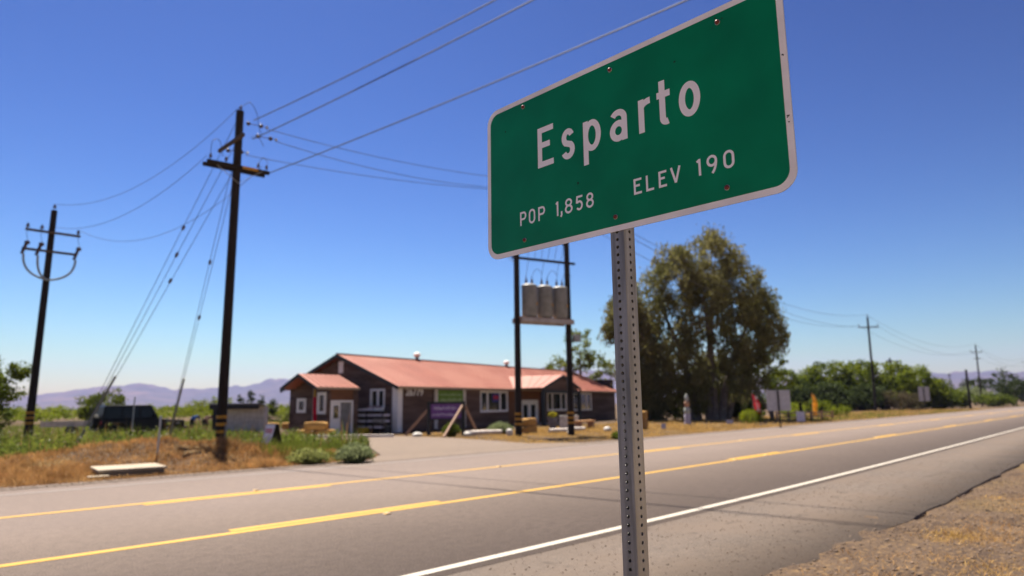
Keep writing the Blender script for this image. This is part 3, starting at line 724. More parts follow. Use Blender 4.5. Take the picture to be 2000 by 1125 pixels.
# inner shell keeps light out
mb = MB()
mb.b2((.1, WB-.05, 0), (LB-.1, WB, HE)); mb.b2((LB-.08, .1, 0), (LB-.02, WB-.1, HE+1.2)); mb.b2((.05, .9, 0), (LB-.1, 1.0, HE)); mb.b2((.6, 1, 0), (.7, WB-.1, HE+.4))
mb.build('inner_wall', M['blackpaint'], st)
def window(name, mp_, a0, a1, z0, z1, nm=2, tr=.14):
    f = MB()
    def bx(A0, A1, Z0, Z1, o0, o1): 
        p = [mp_(a, o, z) for z in (Z0, Z1) for a, o in ((A0, o0), (A1, o0), (A1, o1), (A0, o1))]
        f.add(p, [(3, 2, 1, 0), (4, 5, 6, 7), (0, 1, 5, 4), (1, 2, 6, 5), (2, 3, 7, 6), (3, 0, 4, 7)])
    bx(a0, a1, z1-tr, z1, -.05, .06); bx(a0, a1, z0, z0+tr, -.05, .07); bx(a0, a0+tr, z0+tr, z1-tr, -.05, .06); bx(a1-tr, a1, z0+tr, z1-tr, -.05, .06)
    fo = f.build(name, M['white'], st)
    for k in range(nm):
        f = MB(); a = a0+(a1-a0)*((.27, .73)[k] if nm == 2 else .5); bx(a-.09, a+.09, z0+tr, z1-tr, -.04, .01)
        f.build('mullion', M['white'], fo)
    edges = [a0+tr]+[a0+(a1-a0)*((.27, .73)[k] if nm == 2 else .5) for k in range(nm)]+[a1-tr]
    for k in range(len(edges)-1):
        f = MB(); bx(edges[k]+.01, edges[k+1]-.01, z0+tr, z1-tr, -.035, -.028); f.build('pane', M['glass'], fo)
    return fo
w1 = window('window', fmap, *wins[0]); w2 = window('window', fmap, *wins[1]); w3 = window('window', fmap, *wins[2])
w4 = window('window', gmap, 1.06, 2.33, 1.5, 2.74, nm=1)
M['neon_blue'] = mat('blue_sign_print', (.02, .03, .22), .4, var=(.015, .02, .16), scale=6); M['neon_red'] = mat('red_sign_print', (.5, .02, .06), .4, var=(.4, .02, .05), scale=6)
MB().b2((10.75, .012, 1.85), (11.75, .026, 2.5)).build('window_sign', M['neon_blue'], w1); MB().b2((10.9, .003, 2.05), (11.6, .012, 2.33)).build('sign_text_band', M['neon_red'], w1)
# corner boards, fascia, gutter
MB().b2((-.06, -.065, 0), (.36, .0, HE)).build('corner_board', M['white'], st)
MB().b2((-.068, .002, 0), (-.0, .42, HE)).build('corner_board', M['white'], st)
MB().b2((-.1, 4.8, 3.85), (-.04, 5.22, 4.62)).build('gable_vent', M['white'], st)
# roof: sheet with standing ribs
def roof_plane(name, A, B, C_, D, rib=.45, thick=.05, parent=st, material=None):
    """A-B eave, D-C ridge (quad), ribs run eave to ridge"""
    A, B, C_, D = map(Vector, (A, B, C_, D)); n = (B-A).cross(D-A).normalized()
    if n.z < 0: n = -n
    mb = MB(); mb.add([A, B, C_, D, A-n*thick, B-n*thick, C_-n*thick, D-n*thick], [(0, 1, 2, 3), (7, 6, 5, 4), (0, 4, 5, 1), (1, 5, 6, 2), (2, 6, 7, 3), (3, 7, 4, 0)])
    L_ = (B-A).length; k = max(2, int(L_/rib)); e = (B-A).normalized()
    for i in range(1, k):
        t = i/k; p = A+(B-A)*t; q = D+(C_-D)*t
        mb.add([p-e*.025, p+e*.025, q+e*.025, q-e*.025, p-e*.012+n*.03, p+e*.012+n*.03, q+e*.012+n*.03, q-e*.012+n*.03], [(4, 5, 6, 7), (0, 4, 7, 3), (5, 1, 2, 6), (0, 1, 5, 4)])
    return mb.build(name, material or M['roof'], parent)
EO, GO = .45, .5
sl = (HR-HE)/(WB/2); zE = HE-sl*EO+.12; zR = HR+.12
rf = roof_plane('roof', (-GO, -EO, zE), (LB+GO, -EO, zE), (LB+GO, WB/2, zR), (-GO, WB/2, zR))
roof_plane('roof', (LB+GO, WB+EO, zE), (-GO, WB+EO, zE), (-GO, WB/2, zR), (LB+GO, WB/2, zR))
MB().b2((-GO, WB/2-.12, zR), (LB+GO, WB/2+.12, zR+.05)).build('ridge_cap', M['roof'], rf)
MB().b2((-GO, -EO-.1, zE-.16), (LB+GO, -EO-.005, zE-.02)).build('gutter', M['gutter'], st)
for s_ in (-1, 1):
    yE = -EO if s_ < 0 else WB+EO
    mb = MB(); mb.add([(-GO-.03, yE, zE-.24), (-GO-.03, yE, zE-.0), (-GO-.03, WB/2, zR+.0), (-GO-.03, WB/2, zR-.24), (-GO+.02, yE, zE-.24), (-GO+.02, yE, zE-.06), (-GO+.02, WB/2, zR-.06), (-GO+.02, WB/2, zR-.24)],
                      [(0, 1, 2, 3), (7, 6, 5, 4), (0, 4, 5, 1), (1, 5, 6, 2), (2, 6, 7, 3), (3, 7, 4, 0)]); mb.build('fascia', M['fascia'], st)
for vx in (7.8, 20.7):
    v_ = MB().lathe((vx, WB/2, zR+.02), [(.14, 0), (.14, .2), (.2, .22)], 12).build('roof_vent', M['tank'], rf, smooth=True)
    MB().lathe((vx, WB/2, zR+.22), [(.1, 0), (.24, .06), (.29, .18), (.24, .3), (.1, .37)], 12).build('vent_globe', M['white'], v_, smooth=True)
# house number
mt = Matrix.Translation((1.55, -.05, 2.5)) @ Matrix.Rotation(R(90), 4, 'X')
text_mesh('house_number', '26779', .7, M['white'], st, mt, .012)
# green banner frame and banner
M['green_print'] = mat('green_banner', (.13, .26, .02), .6, var=(.1, .21, .02), scale=3)
M['palegreen'] = mat('pale_print', (.35, .45, .22), .6, var=(.3, .4, .18), scale=3)
bn = thing('green_banner', 'bright green banner between two posts on the brown front wall', 'banner', CN+Matrix.Rotation(BA, 3, 'Z') @ Vector((5.3, -.12, 0)), BA)
MB().b2((-1.45, -.03, 1.55), (1.45, -.01, 2.66)).build('cloth', M['green_print'], bn)
for sx in (-1.62, 1.62): MB().b2((sx-.16, -.05, .1), (sx+.16, .03, 2.72)).build('post', M['offwhite'], bn)
mb = MB()
for row, (zz, hh) in enumerate(((2.3, .14), (1.9, .2))):
    a = -1.2
    while a < 1.15:
        wd = random.uniform(.06, .13); mb.b2((a, -.034, zz), (a+wd, -.0305, zz+hh*random.uniform(.7, 1.2))); a += wd+random.uniform(.04, .09)
mb.build('pale_print', M['palegreen'], bn)
# wing with door
def wmap_end(a, o, z): return (-4.0-o, 1.95+a, z)
def wmap_fr(a, o, z): return (-4.0+a, 1.95-o, z)
WR = lambda a: 2.75+.75*(1-abs(a-1.45)/1.45)
siding('siding', wmap_end, 2.9, WR, [(1.85, 2.55, 1.35, 2.1), (.15, .8, 1.28, 2.45)])
siding('siding', wmap_fr, 2.5, lambda a: 2.75, [(.2, 2.05, 0, 2.75)])
def small_window(a0, a1, z0, z1, tr=.17):
    f = MB()
    for A0, A1, Z0, Z1 in ((a0, a1, z1-tr, z1), (a0, a1, z0, z0+tr), (a0, a0+tr, z0+tr, z1-tr), (a1-tr, a1, z0+tr, z1-tr)):
        f.b2(wmap_end(A0, -.04, Z0), wmap_end(A1, .07, Z1))
    fo = f.build('window', M['white'], st)
    MB().b2(wmap_end(a0+tr, -.03, z0+tr), wmap_end(a1-tr, -.02, z1-tr)).build('pane', M['glass'], fo)
small_window(1.82, 2.62, 1.3, 2.16); small_window(.1, .84, 1.22, 2.5)
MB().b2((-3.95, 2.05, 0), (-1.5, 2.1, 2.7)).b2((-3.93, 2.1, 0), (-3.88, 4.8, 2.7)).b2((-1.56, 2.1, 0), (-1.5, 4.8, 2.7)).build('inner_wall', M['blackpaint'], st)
MB().b2((-3.8, 1.955, 2.02), (-1.95, 2.03, 2.76)).build('panelling', M['cedar'], st)
df = MB().b2((-3.8, 1.9, 0), (-3.68, 2.04, 2.0)).b2((-2.07, 1.9, 0), (-1.95, 2.04, 2.0)).b2((-3.8, 1.9, 1.9), (-1.95, 2.04, 2.02)).build('door_frame', M['white'], st)
dr = MB().b2((-3.67, 1.96, .03), (-2.95, 2.0, 1.89)).build('door', M['white'], df); MB().b2((-3.5, 1.945, .95), (-3.12, 1.957, 1.7)).build('pane', M['glass'], dr); MB().lathe((-3.0, 1.955, .98), [(.03, 0), (.03, .05)], 8, axis=(0, -1, 0)).build('door_handle', M['galv'], dr)
MB().b2((-2.93, 2.0, .03), (-2.08, 2.03, 1.89)).build('inner_doorway', M['tank'], df)
roof_plane('wing_roof', (-5.0, 1.85, 2.8), (-1.5, 1.85, 2.8), (-1.75, 3.45, 3.62), (-5.0, 3.45, 3.62), rib=.42)
roof_plane('wing_roof', (-1.5, 5.0, 2.8), (-5.0, 5.0, 2.8), (-5.0, 3.45, 3.62), (-1.75, 3.45, 3.62), rib=.42)
mb = MB()
for yE in (1.85, 5.0):
    mb.add([(-5.03, yE, 2.62), (-5.03, yE, 2.8), (-5.03, 3.45, 3.62), (-5.03, 3.45, 3.42), (-4.98, yE, 2.62), (-4.98, yE, 2.76), (-4.98, 3.45, 3.56), (-4.98, 3.45, 3.42)], [(0, 1, 2, 3), (7, 6, 5, 4), (0, 4, 5, 1), (1, 5, 6, 2), (2, 6, 7, 3), (3, 7, 4, 0)])
mb.build('fascia', M['fascia'], st)
MB().b2((-5.0, 1.76, 2.66), (-1.5, 1.845, 2.79)).build('gutter', M['gutter'], st)
# front porch gable
PP = -3.0; pu0, pu1, puc = 13.3, 19.9, 16.7; pzE, pzR = 2.92, 4.0
yb = WB/2*(pzR-HE)/(HR-HE)+.15
roof_plane('porch_roof', (pu0, PP, pzE), (pu0, -.2, pzE), (puc, yb, pzR), (puc, PP, pzR), rib=.42)
roof_plane('porch_roof', (pu1, -.2, pzE), (pu1, PP, pzE), (puc, PP, pzR), (puc, yb, pzR), rib=.42)
mb = MB()
for ue in (pu0, pu1):
    mb.add([(ue, PP-.04, pzE-.22), (ue, PP-.04, pzE+.02), (puc, PP-.04, pzR+.02), (puc, PP-.04, pzR-.24), (ue, PP+.02, pzE-.22), (ue, PP+.02, pzE-.06), (puc, PP+.02, pzR-.06), (puc, PP+.02, pzR-.24)], [(0, 1, 2, 3), (7, 6, 5, 4), (0, 4, 5, 1), (1, 5, 6, 2), (2, 6, 7, 3), (3, 7, 4, 0)])
mb.build('fascia', M['fascia'], st)
MB().add([(pu0+.2, PP+.08, pzE-.2), (pu1-.2, PP+.08, pzE-.2), (puc, PP+.08, pzR-.2), (pu0+.2, PP+.14, pzE-.2), (pu1-.2, PP+.14, pzE-.2), (puc, PP+.14, pzR-.2)], [(0, 1, 2), (5, 4, 3), (0, 3, 4, 1), (1, 4, 5, 2), (2, 5, 3, 0)]).build('gable_board', M['siding'], st)
MB().b2((pu0+.1, PP-.02, pzE-.42), (pu1-.1, PP+.2, pzE-.2)).build('porch_beam', M['fascia'], st)
for ux in (pu0+.2, pu1-.2): MB().b2((ux-.13, PP-.03, 0), (ux+.13, PP+.21, pzE-.42)).build('porch_post', M['fascia'], st)
MB().b2((13.0, .15, 0), (18.42, .2, 2.9)).build('panelling', M['cedar'], st)
df = MB().b2((15.0, .02, .15), (15.14, .148, 2.0)).b2((17.66, .02, .15), (17.8, .148, 2.0)).b2((15.0, .02, 1.86), (17.8, .148, 2.0)).build('door_frame', M['white'], st)
for d0, d1 in ((15.15, 16.39), (16.41, 17.65)):
    d_ = MB().b2((d0, .08, .15), (d1, .12, 1.85)).build('door', M['white'], df)
    MB().b2((d0+.28, .068, .55), (d1-.28, .079, 1.6)).build('pane', M['glass'], d_)
MB().b2((13.4, -2.9, 0), (19.8, -.04, .12)).build('porch_floor', M['concrete'], st)

# ------------------------------------------------------------------ things around the store
def bal(u, v, z=0.0): return CN+Matrix.Rotation(BA, 3, 'Z') @ Vector((u, v, z))
def blob_box(mb, c, d, rz, jit=.02, n=4):
    """soft rectangular block with an uneven skin"""
    bm = bmesh.new(); bmesh.ops.create_cube(bm, size=1); bmesh.ops.subdivide_edges(bm, edges=bm.edges, cuts=n, use_grid_fill=True)
    mt = Matrix.Rotation(rz, 3, 'Z'); vs = []
    for v in bm.verts:
        p = Vector((v.co.x, v.co.y, v.co.z)); q = p.copy()
        for i in range(3): q[i] = math.copysign(min(abs(q[i]), .5), q[i])
        rnd = Vector([random.uniform(-jit, jit) for _ in range(3)])
        ln = sum((abs(q[i])*2)**6 for i in range(3))**(1/6)
        q = q/max(ln, 1e-6)*max(abs(q[0]), abs(q[1]), abs(q[2]))*2
        vs.append(mt @ (Vector((q.x*d[0], q.y*d[1], q.z*d[2]))+rnd)+Vector(c))
    bm.verts.index_update(); fs = [tuple(v.index for v in f.verts) for f in bm.faces]; bm.free()
    mb.add(vs, fs); return mb
M['twine'] = mat('baling_twine', (.5, .25, .06), .8, var=(.4, .2, .05), scale=10)
def bale(loc, rz, label, size=(1.05, .48, .4), group='hay bales around the store'):
    t = thing('hay_bale', label, 'hay bale', loc, rz, group)
    blob_box(MB(), (0, 0, size[2]/2), size, 0, .018).build('bale_body', M['hay'], t, smooth=True)
    for s_ in (-.27, .27):
        x = s_*size[0]; a, b = size[1]/2+.012, size[2]+.012
        MB().tube([(x, -a, .0), (x, -a, b), (x, a, b), (x, a, .0)], .008, 5).build('twine', M['twine'], t)
bale((18.7, 35.2, 0), R(-50), 'hay bale on the ground left under the small wing window')
bale((19.4, 34.35, 0), R(-54), 'hay bale on the ground below the narrow tall wing window')
bale((19.05, 34.8, .4), R(-50), 'hay bale lying on top of two others by the red flag', (1.3, .5, .42))
bale((28.9, 27.9, 0), BA+R(0), 'hay bale at the foot of the left transformer pole', (1.2, .5, .42))
bale((29.0, 28.0, .42), BA+R(4), 'hay bale stacked on another in front of the white double door', (1.25, .52, .42))
bale((37.0, 25.6, 0), R(20), 'lower upright hay bale half hidden by the sign post', (.8, .55, .6)); bale((37.0, 25.6, .58), R(24), 'upper hay bale half hidden by the sign post', (.82, .56, .55))
for k, (x, y) in enumerate(((22.6, 50.6), (23.6, 49.8), (24.6, 49.0))):
    bale((x, y, 0), R(-40), ('left', 'middle', 'right')[k]+' hay bale of the row behind the sandwich board', (1.1, .5, .5))
# planks on bales: bench
b_ = thing('bench', 'low orange timber bench in front of the right hand windows', 'bench', (36.4, 29.9, 0), R(15))
MB().b2((-1.3, -.25, .42), (1.3, .25, .52)).build('seat', mat('orange_timber', (.5, .26, .1), .7, var=(.42, .2, .07), scale=4), b_, bevel=.01)
for sx in (-1.0, 1.0): MB().b2((sx-.15, -.2, 0), (sx+.15, .2, .42)).build('leg', M['timber'], b_)
b2_ = thing('planter_box', 'pale stone planter box against the wall behind the bench', 'planter', (36.3, 31.2, 0), R(14))
MB().b2((-.9, -.3, 0), (.9, .3, .85)).build('box', M['offwhite'], b2_, bevel=.02); MB().b2((-.82, -.22, .8), (.82, .22, .87)).build('soil_fill', M['soil'], b2_)
# stones and white logs
def rock(loc, s, label, material=None, name='painted_stone', group='white painted stones'):
    bm = bmesh.new(); bmesh.ops.create_icosphere(bm, subdivisions=3, radius=1)
    for v in bm.verts: v.co *= 1+.22*(float(vnoise(v.co.x*1.7+loc[0], v.co.y*1.7+v.co.z*2.1, 5))-.5)
    me = bpy.data.meshes.new(name); bm.to_mesh(me); bm.free(); me.polygons.foreach_set('use_smooth', [True]*len(me.polygons)); me.materials.append(material or M['offwhite'])
    o = link(bpy.data.objects.new(name, me)); s = tuple(k*.75 for k in s); o.location = (loc[0], loc[1], s[2]*.6); o.scale = s; tag(o, label, 'stone', group)
rock((26.3, 26.9), (.26, .24, .3), 'white painted stone just left of the left transformer pole')
rock((28.9, 24.75), (.32, .24, .22), 'white painted stone touching the right transformer pole')
rock((33.3, 25.6), (.36, .3, .22), 'white painted stone right of the orange bench')
rock((22.4, 30.0), (.42, .26, .2), 'white painted stone beside the purple sign left brace')
rock((24.4, 28.2), (.32, .25, .2), 'white painted stone behind the middle purple sign brace')
M['logpaint'] = mat('white_log_paint', (.75, .68, .6), .75, var=(.6, .5, .42), scale=5, bump=.004, bscale=20)
def log(p, q, r_, label):
    o = thing('white_log', label, 'log', p); o.location.z = 0
    P, Q_ = Vector(p), Vector(q); MB().tube([P+Vector((0, 0, r_)), (P+Q_)/2+Vector((0, 0, r_*1.05)), Q_+Vector((0, 0, r_))], [r_, r_*.95, r_*.9], 12).build('log_body', M['logpaint'], o, world=True, smooth=True)
log((24.7, 28.7, 0), (27.1, 28.4, 0), .13, 'white painted log right of the purple sign edging the yellow lawn')
log((29.6, 27.0, 0), (31.3, 26.6, 0), .12, 'small white log by the porch between the transformer poles')
log((31.9, 27.6, 0), (33.2, 27.3, 0), .12, 'small white log left of the orange bench')
def kerb(p, q, label):
    P, Q_ = Vector(p), Vector(q); t = thing('wheel_stop', label, 'kerb', ((P.x+Q_.x)/2, (P.y+Q_.y)/2, 0), math.atan2(Q_.y-P.y, Q_.x-P.x)); L_ = (Q_-P).length
    MB().prism([(-.14, 0), (.14, 0), (.1, .15), (-.1, .15)], lambda a, b: (-L_/2, a, b), lambda a, b: (L_/2, a, b)).build('kerb_body', M['logpaint'], t, bevel=.01)
kerb((18.0, 35.0), (19.4, 33.1), 'white kerb in front of the wing hay bales'); kerb((19.6, 32.9), (21.5, 30.9), 'white kerb along the parking edge below the plant rack')
# pot with yellow flowers
p_ = thing('flower_pot', 'tall dark glazed pot with yellow flowers beside the porch post', 'flower pot', (32.6, 29.4, .0))
MB().lathe((0, 0, 0), [(.16, 0), (.2, .1), (.3, .6), (.34, .8), (.3, .8), (.28, .7)], 18).build('pot', M['pot'], p_, smooth=True)
M['yellowleaf'] = leaf_mat('yellow_blossom', (.5, .4, .03), (.3, .3, .04), 6)
def leaf_ball(n, c, rad, size, flat=1.0, shell=.45):
    """random leaf quads through an ellipsoid; returns V, F"""
    d = rng.normal(size=(n, 3)); d /= np.linalg.norm(d, axis=1)[:, None]
    r_ = rng.uniform(shell, 1, n)**.6
    P = np.asarray(c)+d*r_[:, None]*np.asarray(rad)
    return leaf_quads(P, size, flat)
def leaf_quads(P, size, flat=1.0, droop=False, aspect=.55):
    n = len(P); size = np.broadcast_to(np.asarray(size, float), (n,))
    a = rng.normal(size=(n, 3)); 
    if droop: a = a*np.array([.45, .45, .3])+np.array([0, 0, -1.0])
    a /= np.linalg.norm(a, axis=1)[:, None]
    b = rng.normal(size=(n, 3)); b -= (b*a).sum(1)[:, None]*a; b /= np.linalg.norm(b, axis=1)[:, None]
    s = (size*rng.uniform(.6, 1.4, n))[:, None]
    V = np.stack([P-a*s*.5, P+b*s*aspect*.5, P+a*s*.5, P-b*s*aspect*.5], 1).reshape(-1, 3)
    F = np.arange(4*n).reshape(n, 4)
    return V, F
V, F = leaf_ball(260, (0, 0, .98), (.28, .28, .2), .12); mesh_np('flowers', V, [F], M['yellowleaf'], p_)
# plant rack: four shelves of nursery trays against the gable wall
rk = thing('plant_rack', 'tiered nursery rack with trays of seedlings against the dark gable wall', 'rack', bal(-.75, 1.65), BA+R(90))
for sx in (-1.35, 0, 1.35):
    for sy in (-.28, .28): MB().b2((sx-.03, sy-.03, 0), (sx+.03, sy+.03, 1.35)).build('upright', M['blackpaint'], rk)
M['tray'] = mat('pale_tray', (.62, .6, .7), .5, var=(.54, .52, .62), scale=5)
for k, z in enumerate((.25, .62, .98, 1.32)):
    sh_ = MB().b2((-1.42, -.34, z), (1.42, .34, z+.04)).build('shelf', M['blackpaint'], rk)
    for j in range(6):
        if k == 3 and j < 2: continue
        x = -1.2+j*.48
        tr_ = MB().prism([(-.2, 0), (.2, 0), (.23, .13), (-.23, .13)], lambda a, b, x=x, z=z: (x+a, -.3, z+.042+b), lambda a, b, x=x, z=z: (x+a, .28, z+.042+b)).build('tray', M['tray'], sh_)
M['sprout'] = leaf_mat('seedling_leaf', (.1, .16, .04), (.25, .13, .12), 5)
V, F = zip(*[leaf_ball(70, (-1.2+j*.48, 0, z+.24), (.2, .26, .07), .07) for z in (.25, .62, .98) for j in range(6)])
n_ = 0; Fo = []
for v, f in zip(V, F): Fo.append(f+n_); n_ += len(v)
o = mesh_np('seedlings', np.concatenate(V), [np.concatenate(Fo)], M['sprout'], rk); tag(o, kind='stuff')
tb = thing('top_planter', 'white flower trough standing on top of the plant rack', 'planter', bal(-.72, 1.35, 1.36), BA+R(90))
MB().prism([(-.7, 0), (.7, 0), (.75, .16), (-.75, .16)], lambda a, b: (a, -.15, b), lambda a, b: (a, .15, b)).build('trough', M['white'], tb)
V, F = leaf_ball(240, (0, 0, .22), (.68, .14, .09), .07); mesh_np('flowers', V, [F], leaf_mat('pink_white_bloom', (.6, .45, .42), (.4, .2, .15), 9), tb)
yc = thing('yellow_crate', 'yellow plastic crate on the ground under the plant rack', 'crate', bal(-1.25, 1.75), BA+R(85))
M['yellowplastic'] = mat('yellow_plastic', (.55, .4, .02), .4, var=(.48, .34, .02), scale=6)
for a, b in (((-.35, -.22, 0), (.35, .22, .03)), ((-.35, -.22, .03), (.35, -.19, .34)), ((-.35, .19, .03), (.35, .22, .34)), ((-.35, -.19, .03), (-.32, .19, .34)), ((.32, -.19, .03), (.35, .19, .34))):
    MB().b2(a, b).build('crate_side', M['yellowplastic'], yc)
cart = thing('garden_cart', 'grey slatted bench seat beside the white corner board', 'bench', bal(-.8, .55), BA+R(88))
for k in range(3): MB().b2((-.55, -.2+k*.15, .42), (.55, -.08+k*.15, .46)).build('slat', M['tank'], cart)
for k in range(2): MB().b2((-.55, .25, .6+k*.16), (.55, .29, .72+k*.16)).build('slat', M['tank'], cart)
for sx in (-.5, .5): MB().b2((sx-.03, -.2, 0), (sx+.03, .3, .42)).build('leg', M['blackpaint'], cart)
# feather flags
def feather(label, loc, h_, wd, material, rz, lean=0.0, z0=.5, tip=None, group=None, curve=.25, printm=None):
    t = thing('feather_flag', label, 'flag', loc, rz, group)
    MB().tube([(0, 0, 0), (lean*.5, 0, h_*.55), (lean, 0, h_+.1)], [.018, .014, .008], 8).build('pole', M['galv'], t, smooth=True)
    n = 16; V = []; F = []
    for i in range(n+1):
        s_ = i/n; z = z0+(h_-z0)*s_; x0 = lean*(z/h_); wv = wd*(1-.55*max(0, s_-.55)**1.2/.45**1.2 if s_ > .55 else 1)*(1 if s_ < .93 else max(.12, (1-s_)/.07))
        yy = .05*math.sin(s_*7)
        for d in (0, 1): V += [(x0+.02, yy+.004*(2*d-1), z), (x0+.02+wv, yy+.05*math.sin(s_*5+1)+.004*(2*d-1), z-curve*wv*s_)]
    for i in range(n):
        a = 4*i; b = a+4
        F += [(a, a+1, b+1, b), (a+2, b+2, b+3, a+3), (a+1, a+3, b+3, b+1), (a, b, b+2, a+2)]
    mb = MB(); mb.add(V, F); c_ = mb.build('cloth', material, t, smooth=True)
    if tip:
        mb = MB(); k0 = n-4; Vt = []
        for i in range(k0, n+1):
            for d in (0, 1):
                for e in (0, 1):
                    v = Vector(V[4*i+2*d+e]); Vt.append(v+Vector((0, .004*(2*d-1), 0)))
        Ft = []
        for i in range(n-k0):
            a = 4*i; b = a+4; Ft += [(a, a+1, b+1, b), (a+2, b+2, b+3, a+3)]
        mb.add(Vt, Ft); mb.build('tip', tip, c_)
    if printm:
        mb = MB(); z = z0+.15*(h_-z0)
        while z < z0+.8*(h_-z0):
            hh = random.uniform(.06, .12); x0 = lean*(z/h_)
            mb.b2((x0+wd*.3, -.075, z), (x0+wd*.8, -.07, z+hh)); z += hh+random.uniform(.03, .07)
        tag(mb.build('print', printm, c_), kind='stuff')
    return t
M['redcloth'] = leaf_mat('red_flag_cloth', (.5, .015, .05), (.4, .01, .04), 2, .5); M['yellowcloth'] = leaf_mat('yellow_flag_cloth', (.6, .38, .05), (.5, .3, .04), 2, .5)
M['pinkcloth'] = leaf_mat('coral_flag_cloth', (.65, .05, .08), (.6, .04, .07), 2, .5); M['goldcloth'] = leaf_mat('gold_flag_cloth', (.75, .5, .12), (.65, .38, .08), 2, .55)
feather('narrow dark red flag with yellow tip by the hay bales at the wing', (19.75, 36.55, 0), 2.85, .2, M['redcloth'], R(-40), .0, .35, tip=M['yellowcloth'], curve=.1)
feather('coral red feather flag with pale print planted by a round bush', (49.9, 24.2, 0), 2.25, .5, M['pinkcloth'], R(-40), -.25, .7, printm=M['offwhite'], curve=.45)
feather('golden yellow feather flag in front of the hedge trees', (62.8, 25.1, 0), 2.3, .45, M['goldcloth'], R(-45), .05, .35, curve=.3)
# scarecrow-like garden totem
t = thing('garden_totem', 'tall thin painted garden totem in front of the dark eucalyptus shade', 'garden ornament', (45.9, 27.7, 0))
M['totem1'] = mat('totem_grey', (.5, .5, .48), .7, var=(.35, .4, .3), scale=6); M['totem2'] = mat('totem_orange', (.5, .25, .15), .7, var=(.4, .3, .2), scale=6); M['totem3'] = mat('totem_lilac', (.5, .46, .55), .7, var=(.4, .38, .45), scale=6)
MB().lathe((0, 0, 0), [(.22, 0), (.26, .05), (.22, .4), (.24, .75), (.2, .8)], 14).build('base_drum', M['totem3'], t, smooth=True)
MB().lathe((0, 0, .8), [(.2, 0), (.24, .1), (.22, .4), (.12, .5)], 14).build('middle_drum', M['totem1'], t, smooth=True)
MB().lathe((0, 0, 1.3), [(.12, 0), (.2, .1), (.2, .35), (.1, .45)], 14).build('orange_drum', M['totem2'], t, smooth=True)
MB().lathe((0, 0, 1.75), [(.1, 0), (.15, .08), (.14, .35), (.05, .5), (.01, .58)], 14).build('cap', M['totem1'], t, smooth=True)
# purple roadside sign with timber braces
PS1, PS2 = Vector((23.9, 30.95, 0)), Vector((24.95, 29.2, 0)); pd = PS2-PS1; pa = math.atan2(pd.y, pd.x); pl = pd.length
ps = thing('purple_sign', 'purple sign board with pale script in a dark frame propped by timber braces', 'sign', PS1, pa)
for bx_ in (0, pl): MB().b2((bx_-.09, -.07, 0), (bx_+.09, .09, 1.86)).build('post', M['blackpaint'], ps)
MB().b2((.09, .0, 1.72), (pl-.09, .08, 1.84)).build('frame_rail', M['blackpaint'], ps); MB().b2((.09, .0, .84), (pl-.09, .08, .92)).build('frame_rail', M['blackpaint'], ps)
M['purple'] = mat('purple_print', (.17, .06, .25), .5, var=(.14, .05, .21), scale=3); M['palepurple'] = mat('pale_lilac_print', (.55, .48, .62), .5, var=(.48, .4, .55), scale=6)
bd = MB().b2((.09, .02, .92), (pl-.09, .06, 1.72)).build('board', M['purple'], ps)
mb = MB()
for row, (zz, hh, x0, x1) in enumerate(((1.4, .17, .3, 1.62), (1.06, .13, .2, 1.75))):
    a = x0
    while a < x1:
        wd = random.uniform(.04, .09); h2 = hh*random.choice((.7, .75, 1.0, 1.15)); mb.b2((a, .012, zz), (a+wd*.45, .0195, zz+h2)); mb.b2((a+wd*.45, .012, zz+h2*random.choice((0, .4, .6))), (a+wd, .0195, zz+h2*.95)); a += wd+random.uniform(.02, .04)
tag(mb.build('script_print', M['palepurple'], bd), kind='stuff')
for p, q in (((23.95, 30.9, 1.55), (23.2, 32.2, .0)), ((24.85, 29.15, 1.6), (22.6, 28.0, .0)), ((25.0, 29.1, 1.6), (26.5, 29.7, .0))):
    MB().bar(p, q, .09, .14).build('brace', M['timber'], ps).matrix_parent_inverse = (Matrix.Translation(ps.location) @ Matrix.Rotation(pa, 4, 'Z')).inverted()
# sandwich board
sb = thing('sandwich_board', 'white sandwich board with red lettering standing in the weeds', 'sandwich board', (11.0, 23.2, H(11.0, 23.2)), R(8))
M['sbprint'] = mat('sandwich_print', (.6, .57, .66), .5, var=(.5, .48, .55), scale=6)
def slab(name, x_b, x_t, z1, wd, th, material, parent):
    return MB().prism([(x_b, 0), (x_b+th, 0), (x_t+th, z1), (x_t, z1)], lambda a, b: (a, -wd/2, b), lambda a, b: (a, wd/2, b)).build(name, material, parent)
s1 = slab('front_leaf', -.32, -.03, 1.05, .62, .025, M['blackpaint'], sb); slab('back_leaf', .32, .03, 1.05, .62, .025, M['blackpaint'], sb)
slab('poster', -.3, -.048, .98, .54, .012, M['sbprint'], s1).location = (-.006, 0, .04)
mb = MB()
for zz in (.72, .8): 
    for k in range(5):
        y = -.2+k*.085; f = (zz)/.98; xx = -.312+.252*f-.008
        mb.b2((xx, y, zz+.02), (xx+.004, y+.055, zz+.075))
tag(mb.build('red_lettering', M['redcloth'], s1), kind='stuff')
